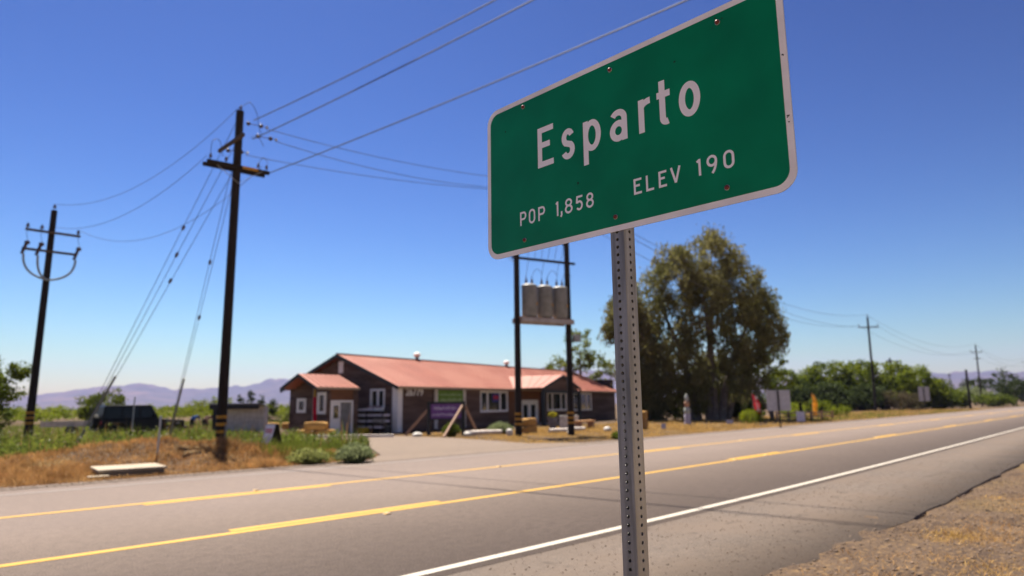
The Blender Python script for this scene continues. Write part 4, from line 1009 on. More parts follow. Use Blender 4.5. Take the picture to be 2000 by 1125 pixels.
# concrete slab and stakes by the road edge
cs = thing('concrete_slab', 'low pale concrete box lid lying at the road edge on the left', 'concrete slab', (5.55, 19.75, 0), R(-6))
MB().b2((-.72, -.62, -.05), (.72, .72, .13)).build('box', mat('dark_concrete', (.2, .17, .13), .9, var=(.14, .12, .09), scale=4), cs, bevel=.02)
MB().b2((-.77, -.67, .13), (.77, .77, .19)).build('lid', M['concrete'], cs, bevel=.012)
MB().b2((-1.0, -.95, -.03), (-.55, -.7, .07)).build('step', M['concrete'], cs, bevel=.015)
for x, y, h_, lab, mt_ in ((6.7, 21.3, 1.15, 'thin grey marker stake behind the concrete slab', 'galv'), (10.4, 37.0, 2.3, 'grey steel post standing in front of the black car', 'galv')):
    s_ = thing('marker_stake', lab, 'stake', (x, y, H(x, y)-.05)); MB().tube([(0, 0, 0), (.02, 0, h_)], .03, 8).build('shaft', M[mt_], s_, smooth=True); MB().lathe((.02, 0, h_), [(.034, -.06), (.036, .0), (.02, .02)], 8).build('cap', M['galv'], s_, smooth=True)
# road signs seen from the back
M['signback'] = mat('bare_sign_back', (.5, .48, .5), .5, metal=.3, var=(.42, .4, .42), scale=5)
def sign_back(label, loc, w_, h_, zc_, rz, posts=(0,)):
    t = thing('road_sign', label, 'road sign', loc, rz)
    MB().prism(rrect(w_, h_, .06), lambda x, z: (x, 0, z+zc_), lambda x, z: (x, .004, z+zc_)).build('panel', M['signback'], t)
    for zz in (-.33*h_, .33*h_): MB().b2((-w_*.45, -.03, zc_+zz-.02), (w_*.45, -.002, zc_+zz+.02)).build('stiffener', M['signback'], t)
    for px in posts: MB().b2((px-.045, -.12, 0), (px+.045, -.031, zc_+h_*.48)).build('post', M['creosote'] if w_ > .8 else M['galv'], t)
sign_back('square bare metal back of a large road sign on a dark post across the road', (42.8, 19.2, 0), 1.42, 1.3, 1.7, R(-62))
sign_back('narrow upright back of a far road sign before the brown bush', (119.0, 30.4, 0), 1.5, 2.2, 2.5, R(-60))
# yard signs
def yard(label, loc, w_, h_, z_, material, rz):
    t = thing('yard_sign', label, 'yard sign', loc, rz); MB().b2((-w_/2, 0, z_), (w_/2, .012, z_+h_)).build('panel', material, t)
    for sx in (-.35, .35): MB().tube([(sx*w_, .006, 0), (sx*w_, .006, z_)], .006, 6).build('wire_leg', M['galv'], t)
M['lilac'] = mat('lilac_print', (.5, .5, .68), .5, var=(.62, .6, .68), scale=4); M['bluep'] = mat('blue_grey_print', (.3, .32, .5), .5, var=(.45, .45, .55), scale=5)
yard('pale lilac yard sign right of the square sign back', (52.5, 21.9, 0), .62, .75, .1, M['lilac'], R(-45))
yard('tiny blue yard sign on the dry lawn before the big tree', (46.5, 24.6, 0), .5, .28, .08, M['bluep'], R(-45))
yard('tiny grey blue marker sign on the lawn right of the sign post', (36.3, 23.6, 0), .28, .3, .08, M['bluep'], R(-45))
# low rail fence and bench clutter on the right
fc = thing('rail_fence', 'low weathered timber rail fence under the hedge trees', 'fence', (57.0, 25.8, 0), R(-12))
for k in range(6): MB().b2((k*1.6-.07, -.06, 0), (k*1.6+.07, .06, .78)).build('post', M['timber'], fc)
for z in (.3, .62):
    for k in range(5): MB().b2((k*1.6+.07, -.03, z-.05), ((k+1)*1.6-.07, .03, z+.05)).build('rail', M['timber'], fc)
t = thing('timber_post', 'dark leaning timber post left of the golden flag', 'post', (60.2, 25.0, 0)); MB().bar((0, 0, 0), (-.12, .05, 1.55), .18, .18).build('shaft', M['creosote'], t)
# pale shed with an overhanging roof, the shade below it painted black
sd_ = thing('farm_shed', 'low pale shed with an overhanging roof behind the banded pole', 'shed', (19.9, 46.9, 0), R(-32))
MB().b2((-1.2, 0, 0), (1.6, 1.8, 1.72)).build('wall', M['offwhite'], sd_)
MB().b2((-1.75, -.1, 0), (-1.22, 1.8, 1.7)).build('dark_end', M['blackpaint'], sd_)
MB().prism([(-.75, 1.86), (1.9, 1.74), (1.9, 1.82), (-.75, 1.95)], lambda a, b: (-1.9, a, b), lambda a, b: (1.5, a, b)).build('roof', M['tank'], sd_)
MB().b2((-1.88, -.74, 1.55), (1.3, -.70, 1.86)).build('fascia', M['blackpaint'], sd_)  # black strip standing in for the shade under the overhang

# ------------------------------------------------------------------ vehicles
M['carpaint'] = mat('black_car_paint', (.008, .008, .011), .4, var=(.012, .012, .016), scale=2, spec=.2)
M['tyre'] = mat('tyre_rubber', (.015, .015, .015), .85, var=(.025, .024, .022), scale=8)
M['carglass'] = mat('tinted_glass', (.006, .008, .011), .2, var=(.01, .014, .018), scale=1.5, spec=.25)
M['lamp'] = mat('lamp_lens', (.6, .58, .6), .2, var=(.5, .48, .5), scale=8); M['tail'] = mat('tail_lens', (.35, .05, .06), .3, var=(.3, .04, .05), scale=8)
car = thing('offroad_car', 'boxy black off-road car with a spare wheel at the back parked in the weeds', 'car', (12.0, 41.4, 0), R(3))
def wheel(c, axis_, parent, name='wheel', r_=.41):
    t_ = MB().lathe(c, [(.24, -.13), (r_-.03, -.13), (r_, -.1), (r_, .1), (r_-.03, .13), (.24, .13)], 26, axis=axis_).build(name, M['tyre'], parent, smooth=True)
    MB().lathe(c, [(.25, -.09), (.24, .09), (.2, .135), (.08, .12), (.06, .14), (.01, .14)], 20, axis=axis_).build('rim', M['galv'], t_, smooth=True)
for x in (-1.47, 1.5):
    for y, ax in ((-.8, (0, -1, 0)), (.8, (0, 1, 0))): wheel((x, y, .41), ax, car)
prof = [(-2.1, .62), (-2.1, 1.08), (.62, 1.12), (.72, 1.1), (2.02, 1.02), (2.1, .95), (2.1, .62), (1.98, .62), (1.93, .85), (1.72, .97), (1.28, .97), (1.07, .85), (1.0, .45), (-.97, .45), (-1.04, .85), (-1.25, .97), (-1.69, .97), (-1.9, .85), (-1.97, .62)]
bd = MB().prism(prof, lambda a, b: (a, -.78, b), lambda a, b: (a, .78, b)).build('body', M['carpaint'], car, bevel=.025)
cab = [(-2.08, 1.08), (-2.02, 1.78), (-1.9, 1.86), (.2, 1.86), (.32, 1.82), (.72, 1.1)]
cb = MB().prism(cab, lambda a, b: (a, -.74+.06*(b-1.08), b), lambda a, b: (a, .74-.06*(b-1.08), b)).build('cabin', M['carpaint'], car, bevel=.03)
for sy in (-1, 1):
    f = lambda a, b, e=0: (a, sy*(.745-.06*(b-1.08)+e), b)
    for q in ([(-1.98, 1.2), (-1.2, 1.2), (-1.2, 1.72), (-1.93, 1.72)], [(-1.1, 1.2), (-.32, 1.2), (-.32, 1.72), (-1.1, 1.72)], [(-.22, 1.2), (.52, 1.2), (.25, 1.7), (-.22, 1.72)]):
        MB().prism(q, lambda a, b: f(a, b, -.01), lambda a, b: f(a, b, .006)).build('window', M['carglass'], cb)
    MB().b2((.42, sy*.78, 1.2), (.52, sy*.98, 1.4)).build('mirror', M['carpaint'], cb)
    MB().prism([(1.02, .9), (1.15, 1.02), (1.85, 1.02), (2.0, .9), (2.0, .84), (1.8, .95), (1.2, .95), (1.02, .8)], lambda a, b: (a, sy*.78, b), lambda a, b: (a, sy*.95, b)).build('fender', M['blackpaint'], car)
    MB().prism([(-1.95, .9), (-1.82, 1.02), (-1.12, 1.02), (-.97, .9), (-.97, .84), (-1.15, .95), (-1.8, .95), (-1.95, .8)], lambda a, b: (a, sy*.78, b), lambda a, b: (a, sy*.95, b)).build('fender', M['blackpaint'], car)
    MB().lathe((2.1, sy*.5, .86), [(.1, 0), (.1, .03), (.06, .05)], 14, axis=(1, 0, 0)).build('headlight', M['lamp'], car, smooth=True)
    MB().b2((-2.14, sy*.68-.07, .85), (-2.08, sy*.68+.07, 1.05)).build('tail_light', M['tail'], car)
    MB().b2((-.12, sy*.785-.01, 1.0), (.04, sy*.785+.01, 1.03)).build('door_handle', M['blackpaint'], car)
    MB().b2((1.65, sy*.8-.02, .83), (1.8, sy*.8+.16, .9)).build('turn_lamp', M['lamp'], car)
MB().prism([(.34, 1.76), (.7, 1.16), (.73, 1.17), (.37, 1.78)], lambda a, b: (a, -.62, b), lambda a, b: (a, .62, b)).build('windscreen', M['carglass'], cb)
MB().b2((2.08, -.8, .5), (2.3, .8, .68)).build('bumper', M['blackpaint'], car, bevel=.02); MB().b2((-2.3, -.75, .5), (-2.1, .75, .66)).build('bumper', M['blackpaint'], car, bevel=.02)
for k in range(7): MB().b2((2.09, -.3+k*.1-.03, .72), (2.115, -.3+k*.1+.03, .98)).build('grille_slot', M['blackpaint'], car)
wheel((-2.27, -.1, 1.02), (-1, 0, 0), car, 'spare_wheel', .38)
# utility trailer
tr = thing('utility_trailer', 'low pale flatbed trailer left of the black car', 'trailer', (10.6, 50.3, 0), R(-15))
MB().b2((-1.5, -.75, .78), (1.5, .75, .88)).build('bed', M['offwhite'], tr); MB().b2((-1.5, -.78, .62), (1.5, -.74, .96)).build('side_rail', M['offwhite'], tr)
for sy in (-.85, .85): wheel((.1, sy, .33), (0, math.copysign(1, sy), 0), tr, r_=.33)
MB().bar((1.5, 0, .6), (2.6, 0, .5), .08, .08).build('drawbar', M['blackpaint'], tr)

# ------------------------------------------------------------------ two people bending in the field
M['skin'] = mat('skin', (.45, .25, .17), .6, var=(.4, .22, .15), scale=8); M['hair'] = mat('dark_hair', (.03, .02, .015), .8, var=(.05, .035, .025), scale=20)
def person(label, loc, rz, shirt, pants):
    t = thing('person', label, 'person', loc, rz)
    J = {'pel': (0, 0, .86), 'wai': (.1, 0, .98), 'che': (.34, 0, 1.1), 'nck': (.47, 0, 1.12), 'hd0': (.54, 0, 1.1), 'hd1': (.66, 0, 1.06)}
    Rr = {'pel': .14, 'wai': .13, 'che': .145, 'nck': .055, 'hd0': .08, 'hd1': .095}
    E_ = [('pel', 'wai'), ('wai', 'che'), ('che', 'nck'), ('nck', 'hd0'), ('hd0', 'hd1')]
    for s_, n in ((-1, 'r'), (1, 'l')):
        J.update({n+'hip': (-.01, s_*.1, .8), n+'kne': (.06, s_*.12, .46), n+'ank': (-.03, s_*.13, .08), n+'toe': (.14, s_*.15, .04), n+'sho': (.38, s_*.18, 1.08), n+'elb': (.44, s_*.24, .82), n+'wri': (.55, s_*.2, .6), n+'hnd': (.6, s_*.18, .52)})
        Rr.update({n+'hip': .09, n+'kne': .06, n+'ank': .045, n+'toe': .035, n+'sho': .065, n+'elb': .045, n+'wri': .032, n+'hnd': .035})
        E_ += [('pel', n+'hip'), (n+'hip', n+'kne'), (n+'kne', n+'ank'), (n+'ank', n+'toe'), ('che', n+'sho'), (n+'sho', n+'elb'), (n+'elb', n+'wri'), (n+'wri', n+'hnd')]
        for k in range(4):
            J[n+'f%d' % k] = (.64+.01*k, s_*(.15+.018*k), .45+.006*k); Rr[n+'f%d' % k] = .01; E_.append((n+'hnd', n+'f%d' % k))
        J[n+'th'] = (.6, s_*.13, .48); Rr[n+'th'] = .011; E_.append((n+'hnd', n+'th'))
    ks = list(J); me = bpy.data.meshes.new('body'); me.from_pydata([J[k] for k in ks], [(ks.index(a), ks.index(b)) for a, b in E_], [])
    o = link(bpy.data.objects.new('body', me), t)
    o.modifiers.new('skin', 'SKIN'); 
    for i, k in enumerate(ks):
        sv = me.skin_vertices[0].data[i]; sv.radius = (Rr[k], Rr[k]); sv.use_root = (k == 'pel')
    o.modifiers.new('sub', 'SUBSURF').levels = 1
    bpy.context.view_layer.update()
    m2 = bpy.data.meshes.new_from_object(o.evaluated_get(bpy.context.evaluated_depsgraph_get()))
    o.modifiers.clear(); o.data = m2; m2.materials.clear()
    for mm in (shirt, pants, M['skin'], M['hair']): m2.materials.append(mm)
    for p in m2.polygons:
        c = p.center; p.use_smooth = True
        if c.x > .5 and abs(c.y) < .12 and c.z > .95: p.material_index = 3 if c.z > 1.07 or c.x < .6 else 2
        elif c.z < .9 and c.x < .16 and c.z > .48: p.material_index = 1
        elif c.z < .48 and c.x < .3: p.material_index = 2 if c.z > .1 else 1
        elif c.x > .3 and c.z < .84: p.material_index = 2
        else: p.material_index = 0
M['blueshirt'] = mat('blue_shirt', (.02, .12, .5), .8, var=(.02, .1, .42), scale=6); M['beigeshirt'] = mat('beige_shirt', (.5, .33, .25), .8, var=(.44, .29, .22), scale=6)
M['darkpants'] = mat('dark_shorts', (.015, .015, .02), .8, var=(.025, .025, .03), scale=6)
person('person in a blue shirt bending forward behind the car bonnet', (17.9, 50.2, 0), R(-60), M['blueshirt'], M['darkpants'])
person('person in a beige top and dark shorts bending forward beside the shed', (18.1, 48.3, 0), R(-70), M['beigeshirt'], M['darkpants'])

# ------------------------------------------------------------------ trees and shrubs
M['bark'] = mat('grey_brown_bark', (.13, .1, .075), .9, var=(.2, .16, .125), scale=3, bump=.02, bscale=6)
def merge(parts):
    Vs, Fs, n_ = [], [], 0
    for v, f in parts: Vs.append(v); Fs.append(f+n_); n_ += len(v)
    return np.concatenate(Vs), np.concatenate(Fs)
def clumps(blobs, per_clump, clump_r, leaf, droop=False, aspect=.5, shell=.5, dens=1.0):
    """blobs: (centre, radii, number of clumps)"""
    parts = []
    for c, rad, k in blobs:
        d = rng.normal(size=(k, 3)); d /= np.linalg.norm(d, axis=1)[:, None]
        cc = np.asarray(c)+d*(rng.uniform(shell, 1.0, k)**.7)[:, None]*np.asarray(rad)
        cr = clump_r*rng.uniform(.55, 1.35, k)
        P = np.repeat(cc, per_clump, 0)+np.clip(rng.normal(size=(k*per_clump, 3)), -1.7, 1.7)*np.repeat(cr, per_clump)[:, None]*np.array([.55, .55, .75 if droop else .42])
        parts.append(leaf_quads(P, leaf, droop=droop, aspect=aspect))
    return merge(parts)
def trunk_mesh(parent, paths, name='trunk'):
    for i, (pts, rads) in enumerate(paths):
        MB().tube(pts, rads, 9).build(name if i == 0 else 'limb', M['bark'], parent, smooth=True)
def tree(name, label, loc, blobs, material, per=26, cr=.5, leaf=.2, droop=False, aspect=.5, shell=.5, paths=None, group=None, cat='tree', crown='crown'):
    t = thing(name, label, cat, (loc[0], loc[1], H(loc[0], loc[1]) if math.hypot(*loc[:2]) < 120 else -.03), 0, group)
    if paths is None:
        tops = sorted(blobs, key=lambda b: -b[2])[:4]
        base_r = max(.06, .03*max(b[0][2]+b[1][2] for b in blobs))
        paths = []
        for i, (c, rad, k) in enumerate(tops):
            c = Vector(c); z0 = c.z*.35
            paths.append(([(0, 0, -.1), (c.x*.1, c.y*.1, z0*.6), (c.x*.45, c.y*.45, c.z*.6), tuple(c)], [base_r*(1 if i == 0 else .75), base_r*.8*(1 if i == 0 else .7), base_r*.5, base_r*.2]))
    trunk_mesh(t, paths)
    V, F = clumps(blobs, per, cr, leaf, droop, aspect, shell)
    mesh_np(crown, V, [F], material, t)
    return t
L_euc = leaf_mat('eucalyptus_leaf', (.135, .135, .045), (.22, .2, .078), .35, .48)
L_light = leaf_mat('pale_green_leaf', (.17, .19, .035), (.12, .15, .03), .5, .45)
L_bright = leaf_mat('bright_green_leaf', (.21, .24, .018), (.105, .145, .012), .35, .48)
L_mid = leaf_mat('mid_green_leaf', (.12, .15, .016), (.065, .09, .012), .4, .42)
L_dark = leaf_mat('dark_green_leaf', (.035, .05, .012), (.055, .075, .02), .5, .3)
L_brown = leaf_mat('brown_bush_leaf', (.12, .09, .05), (.08, .075, .035), .6, .3)
L_sage = leaf_mat('sage_leaf', (.24, .27, .13), (.16, .19, .085), 1.5, .5)
# big eucalyptus: right (camera) axis is roughly (.71,-.70)
E0 = (57.0, 32.0)
def ex(lat, dep, z): return (lat*.711+dep*.703, -lat*.703+dep*.711, z)
eb = [(ex(-6.4, .8, 8.6), (1.5, 1.5, 2.4), 28), (ex(-6.6, .8, 4.4), (1.6, 1.6, 2.8), 30), (ex(.5, 0, 14.5), (3.2, 3.2, 3.4), 70), (ex(-2.5, 0, 13.2), (2.6, 2.6, 3.0), 55), (ex(-5.0, .5, 11.0), (2.2, 2.2, 3.2), 45), (ex(3.0, 0, 12.5), (2.6, 2.6, 3.0), 55), (ex(5.2, .3, 10.2), (1.9, 1.9, 2.9), 42),
      (ex(6.3, .6, 8.0), (1.3, 1.4, 2.2), 24), (ex(0, -1.2, 10.0), (3.4, 2.4, 3.2), 60), (ex(-3.4, -1, 7.6), (3.0, 2.4, 3.0), 60), (ex(3.4, -1, 7.4), (2.8, 2.2, 2.6), 46), (ex(-5.4, .5, 5.6), (1.8, 1.8, 3.4), 38),
      (ex(-2.0, 0, 4.2), (2.6, 2.2, 3.0), 46), (ex(2.2, .2, 4.2), (2.6, 2.2, 2.6), 40), (ex(4.4, .4, 5.2), (1.7, 1.7, 2.2), 26), (ex(.4, 1.6, 3.0), (5.2, 1.5, 2.8), 70), (ex(-4.8, 1.0, 2.4), (1.8, 1.6, 2.2), 30)]
ep = []
for lat, dep, zt, r_, x1 in ((0, 0, 13.5, .55, 1.0), (-1.0, .4, 12.0, .42, -3.4), (.9, -.2, 11.0, .4, 4.0), (-1.6, -.3, 9.5, .34, -5.6), (1.6, .5, 8.5, .32, 5.6), (.3, -.5, 15.5, .3, -.6)):
    pts = [ex(lat, dep, -.2), ex(lat*1.2+x1*.08, dep, zt*.25), ex(lat+x1*.4, dep, zt*.55), ex(lat+x1*.75, dep, zt*.8), ex(lat+x1, dep, zt)]
    ep.append((pts, [r_, r_*.8, r_*.55, r_*.35, r_*.12]))
tree('eucalyptus_tree', 'huge dark olive eucalyptus with several trunks behind the sign post', E0, eb, L_euc, per=88, cr=.66, leaf=.36, droop=True, aspect=.34, shell=.42, paths=ep)
tree('eucalyptus_tree', 'smaller dark eucalyptus crown left of the big one, just left of the sign post', (52.9, 38.3), [((0, 0, 10.4), (1.6, 1.6, 1.9), 38), ((-.6, .6, 8.6), (1.1, 1.1, 1.3), 18), ((.8, -.8, 5.6), (1.8, 1.8, 2.8), 46)], L_euc, per=80, cr=.6, leaf=.38, droop=True, aspect=.36)
tree('poplar_tree', 'loose pale green tree rising behind the right end of the store roof', (57.5, 47.6), [((0, 0, 7.4), (2.0, 2.0, 2.6), 30), ((-1.8, 1.6, 5.0), (1.7, 1.7, 1.8), 22), ((1.2, -1, 4.6), (2.0, 2.0, 2.4), 36), ((-2.6, 2.4, 4.2), (1.2, 1.2, 1.2), 14)], L_light, per=50, cr=.55, leaf=.3)
tree('wild_vine_tree', 'bright green leafy tree under the right side of the eucalyptus', (61.8, 28.4), [((0, 0, 5.0), (1.5, 1.5, 1.5), 26), ((.4, -.5, 3.2), (1.6, 1.5, 1.5), 24), ((-1.6, 1.5, 3.4), (1.4, 1.4, 1.6), 18)], L_bright, per=34, cr=.5, leaf=.24)
for k, (lat, dep, h_, w_) in enumerate(((-5.6, 3.2, 4.2, 2.2), (-3.2, 3.6, 3.8, 2.2), (-.8, 3.8, 4.0, 2.3), (1.8, 3.8, 3.8, 2.2), (4.2, 3.6, 3.6, 2.1))):
    q = ex(lat, dep, 0)
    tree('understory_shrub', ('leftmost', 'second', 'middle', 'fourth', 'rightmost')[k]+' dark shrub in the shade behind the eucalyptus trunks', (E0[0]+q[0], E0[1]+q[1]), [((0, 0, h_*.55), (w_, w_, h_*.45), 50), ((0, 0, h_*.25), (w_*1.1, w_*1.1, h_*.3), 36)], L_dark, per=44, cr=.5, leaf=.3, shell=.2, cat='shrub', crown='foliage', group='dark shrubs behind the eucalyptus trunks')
# hedge row of trees on the right
hg = [(90.9, 39.5, 6.0, 2.6, L_mid, 'first rounded green tree right of the eucalyptus'), (93.2, 37.4, 5.8, 2.6, L_bright, 'second hedge tree right of the eucalyptus, bright crown'), (95.0, 35.6, 6.9, 3.0, L_mid, 'tall rounded hedge tree left of the first far pole'),
      (97.0, 33.6, 7.0, 2.9, L_bright, 'bright hedge tree just left of the first far pole'), (99.4, 32.4, 6.8, 2.7, L_mid, 'hedge tree right behind the first far pole'), (101.0, 30.2, 7.0, 2.7, L_bright, 'bright hedge tree just right of the first far pole'),
      (102.4, 28.6, 6.3, 2.7, L_bright, 'lime green hedge tree behind the narrow sign back'), (104.0, 27.0, 5.6, 2.5, L_bright, 'last tall hedge tree before the white house'), (105.2, 25.8, 4.2, 2.2, L_mid, 'low rounded tree ending the hedge row beside the white house'),
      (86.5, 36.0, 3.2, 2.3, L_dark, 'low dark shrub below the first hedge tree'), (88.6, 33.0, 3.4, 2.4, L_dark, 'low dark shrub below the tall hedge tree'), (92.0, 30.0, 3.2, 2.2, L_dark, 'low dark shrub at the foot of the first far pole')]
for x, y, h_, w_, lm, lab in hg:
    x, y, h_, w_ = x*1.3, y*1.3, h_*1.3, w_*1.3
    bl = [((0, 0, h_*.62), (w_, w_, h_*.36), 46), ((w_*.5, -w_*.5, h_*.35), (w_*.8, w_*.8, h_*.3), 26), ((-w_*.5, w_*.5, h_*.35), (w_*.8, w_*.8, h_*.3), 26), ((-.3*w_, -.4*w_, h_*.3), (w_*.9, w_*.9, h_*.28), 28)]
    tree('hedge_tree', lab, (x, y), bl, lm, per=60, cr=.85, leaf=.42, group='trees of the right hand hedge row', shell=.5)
tree('brown_bush', 'brownish dry bush before the hedge row behind the narrow sign back', (120.0, 34.6), [((0, 0, 1.7), (2.6, 2.6, 1.5), 50), ((1.8, -1.8, 1.3), (2.0, 2.0, 1.2), 30)], L_brown, per=40, cr=.65, leaf=.28, cat='bush', crown='foliage')
for x, y, h_, lab in ((70.5, 30.2, 1.6, 'green bush right of the lilac yard sign'), (66.5, 28.4, 1.5, 'green bush left of the golden flag'), (78.0, 30.5, 1.9, 'light green bush before the dark hedge shade'), (76.0, 27.5, 1.2, 'small bright bush near the first far pole')):
    tree('bush', lab, (x, y), [((0, 0, h_*.5), (h_*.8, h_*.8, h_*.5), 40)], L_bright, per=30, cr=.35, leaf=.16, cat='bush', crown='foliage', group='bushes below the hedge row')
tree('bush', 'round bright green bush beneath the coral flag', (49.9, 24.6), [((0, 0, .5), (.85, .85, .55), 60)], L_bright, per=34, cr=.24, leaf=.12, cat='bush', crown='foliage')
# far right trees
for x, y, h_, w_, lm, lab in ((230, 39.7, 10.2, 5.2, L_dark, 'large dark far tree near the right picture edge'), (222, 44.5, 7.6, 3.0, L_dark, 'rounded dark tree left of the large far tree'), (186, 29.8, 6.2, 3.4, L_dark, 'dark tree at the right picture edge'), (205, 41.0, 4.6, 4.2, L_sage, 'grey green bush below the far dark trees'), (170, 30.8, 2.4, 3.4, L_mid, 'low green bush right of the far road poles'), (152, 34.2, 3.4, 2.4, L_mid, 'green bush behind the short pole stub')):
    tree('far_tree', lab, (x, y), [((0, 0, h_*.66), (w_, w_, h_*.3), 50), ((w_*.4, -w_*.4, h_*.4), (w_*.8, w_*.8, h_*.25), 28)], lm, per=30, cr=1.0, leaf=.5)
# left trees
tree('walnut_tree', 'leafy tree cut by the left picture edge with a branch reaching right', (4.6, 45.2), [((0, 0, 2.6), (1.9, 1.9, 1.5), 70), ((.3, -.3, 4.1), (1.2, 1.2, .8), 34), ((1.4, -1.3, 3.3), (.9, .9, .45), 24), ((2.0, -1.9, 3.7), (.6, .6, .32), 16), ((1.7, -1.6, 2.5), (.6, .6, .35), 14), ((1.0, -1.0, 1.3), (1.3, 1.3, .8), 36)], L_mid, per=46, cr=.32, leaf=.17)
tree('willow_bush_tree', 'rounded olive green tree behind the black car roof', (16.4, 65.6), [((0, 0, 2.2), (1.5, 1.5, 1.2), 60), ((-1.2, 1.1, 2.0), (.8, .8, 1.1), 30), ((0, 0, .9), (1.9, 1.9, .9), 40)], L_mid, per=46, cr=.36, leaf=.2, shell=.3)
for x, y, h_, w_, lm, lab in ((30.3, 71.6, 3.1, .75, L_dark, 'left pointed dark conifer behind the shed'), (31.0, 70.6, 3.5, .85, L_dark, 'tallest pointed dark conifer behind the shed'), (31.8, 69.9, 3.0, .8, L_dark, 'third pointed conifer right of the tallest one'), (32.7, 69.0, 2.6, .9, L_dark, 'rightmost pointed conifer beside the store wing')):
    tree('conifer', lab, (x, y), [((0, 0, h_*.3), (w_, w_, h_*.3), 26), ((0, 0, h_*.6), (w_*.65, w_*.65, h_*.25), 18), ((0, 0, h_*.85), (w_*.3, w_*.3, h_*.16), 8)], lm, per=28, cr=.26, leaf=.15, group='pointed conifers behind the shed')
for x, y, h_, w_, lm, lab in ((27.6, 74.4, 2.7, 1.9, L_bright, 'left round light green tree behind the banded pole'), (29.0, 73.6, 2.9, 1.7, L_bright, 'right round light green tree behind the banded pole'), (33.2, 66.0, 1.4, 1.0, L_light, 'pale round shrub left of the store wing'), (34.6, 68.0, 1.9, 1.5, L_mid, 'green shrub touching the store wing corner')):
    tree('round_tree', lab, (x, y), [((0, 0, h_*.55), (w_, w_, h_*.45), 46)], lm, per=30, cr=.36, leaf=.18)
# shrubs near the drive
def spray_bush(label, loc, h_, w_, n, material):
    t = thing('shrub', label, 'shrub', (loc[0], loc[1], H(*loc)))
    a = rng.uniform(0, 2*np.pi, n); rr = np.sqrt(rng.uniform(0, 1, n))
    base = np.stack([rr*np.cos(a)*w_*.45, rr*np.sin(a)*w_*.45, np.zeros(n)], -1)
    tip = np.stack([rr*np.cos(a)*w_, rr*np.sin(a)*w_, h_*(1-.55*rr**2)*rng.uniform(.7, 1.05, n)], -1)+rng.normal(size=(n, 3))*.03
    mid = base*.4+tip*.6+np.stack([np.zeros(n), np.zeros(n), np.full(n, .06*h_)], -1)
    sd__ = np.stack([-np.sin(a), np.cos(a), np.zeros(n)], -1)*.011
    V = np.stack([base-sd__, base+sd__, mid+sd__, mid-sd__, tip], 1).reshape(-1, 3); i = np.arange(n)*5
    mesh_np('foliage', V, [np.stack([i, i+1, i+2, i+3], -1), np.stack([i+3, i+2, i+4], -1)], material, t)
    V, F = leaf_quads(np.repeat(tip, 3, 0)+rng.normal(size=(3*n, 3))*.05, .07); mesh_np('leaves', V, [F], material, t)
spray_bush('dense grey green shrub at the corner of the drive', (11.2, 18.1), .5, .52, 1400, L_sage)
spray_bush('second grey green shrub left of the corner shrub', (10.2, 19.0), .36, .55, 800, leaf_mat('olive_shrub_leaf', (.3, .31, .1), (.2, .22, .07), 1.5, .5))
spray_bush('round sage bush between the white log and the left transformer pole', (27.6, 29.0), .62, .7, 1500, L_sage)
spray_bush('leafy green weed clump at the purple sign foot', (23.6, 28.6), .7, .45, 900, L_mid)
spray_bush('small dark weed clump on the dry lawn edge', (26.0, 19.4), .32, .3, 350, L_mid)

# ------------------------------------------------------------------ uncountable ground cover
def blades(name, label, pts, h0, h1, wd, material, lean=.35, cat=None):
    n = len(pts); z = hgt(pts[:, 0], pts[:, 1]); a = rng.uniform(0, 2*np.pi, n); h_ = rng.uniform(h0, h1, n)*rng.uniform(.6, 1.1, n)*(.3+2.6*fbm(pts[:, 0]*.9, pts[:, 1]*.9, 3, 12)**2)
    b = np.column_stack([pts, z-.02]); ln = rng.uniform(.1, 1, n)*lean*h_; a2 = rng.uniform(0, 2*np.pi, n)
    d = np.column_stack([np.cos(a2)*ln, np.sin(a2)*ln, np.zeros(n)]); s_ = np.column_stack([np.cos(a), np.sin(a), np.zeros(n)])*(wd*rng.uniform(.6, 1.4, n))[:, None]/2
    mid = b+d*.35+np.column_stack([np.zeros((n, 2)), h_*.6]); tip = b+d+np.column_stack([np.zeros((n, 2)), h_])
    V = np.stack([b-s_, b+s_, mid+s_*.8, mid-s_*.8, tip], 1).reshape(-1, 3); i = np.arange(n)*5
    o = mesh_np(name, V, [np.stack([i, i+1, i+2, i+3], -1), np.stack([i+3, i+2, i+4], -1)], material)
    tag(o, label, cat or 'grass', kind='stuff'); return o
def scatter(n, x0, x1, y0, y1, dens=None):
    P = np.column_stack([rng.uniform(x0, x1, n), rng.uniform(y0, y1, n)])
    if dens is not None: P = P[rng.uniform(0, 1, n) < dens(P[:, 0], P[:, 1])]
    return P
def in_poly(px, py, poly):
    ins = np.zeros(len(px), bool); j = len(poly)-1
    for i in range(len(poly)):
        xi, yi = poly[i]; xj, yj = poly[j]
        c = ((yi > py) != (yj > py)) & (px < (xj-xi)*(py-yi)/(yj-yi+1e-12)+xi); ins ^= c; j = i
    return ins
off = lambda x, y: (~in_poly(x, y, dv)) & (y-bend(x) > EDGE_F+.7)
M['straw'] = leaf_mat('dry_straw', (.52, .31, .12), (.36, .19, .07), 1.2, .25)
M['lawnstraw'] = leaf_mat('yellow_dry_lawn', (.62, .39, .12), (.5, .32, .11), .5, .3)
M['weed'] = leaf_mat('green_weed', (.2, .22, .035), (.09, .13, .025), .55, .45)
M['weedy'] = leaf_mat('yellow_green_weed', (.2, .23, .03), (.12, .16, .03), .7, .4)
blades('dry_grass', 'matted dry straw covering the roadside mound', scatter(80000, 2.2, 13, 18.3, 26.5, lambda x, y: off(x, y)*np.clip(1.4-.12*np.abs(y-22), 0, 1)), .1, .26, .013, M['straw'], 1.2)
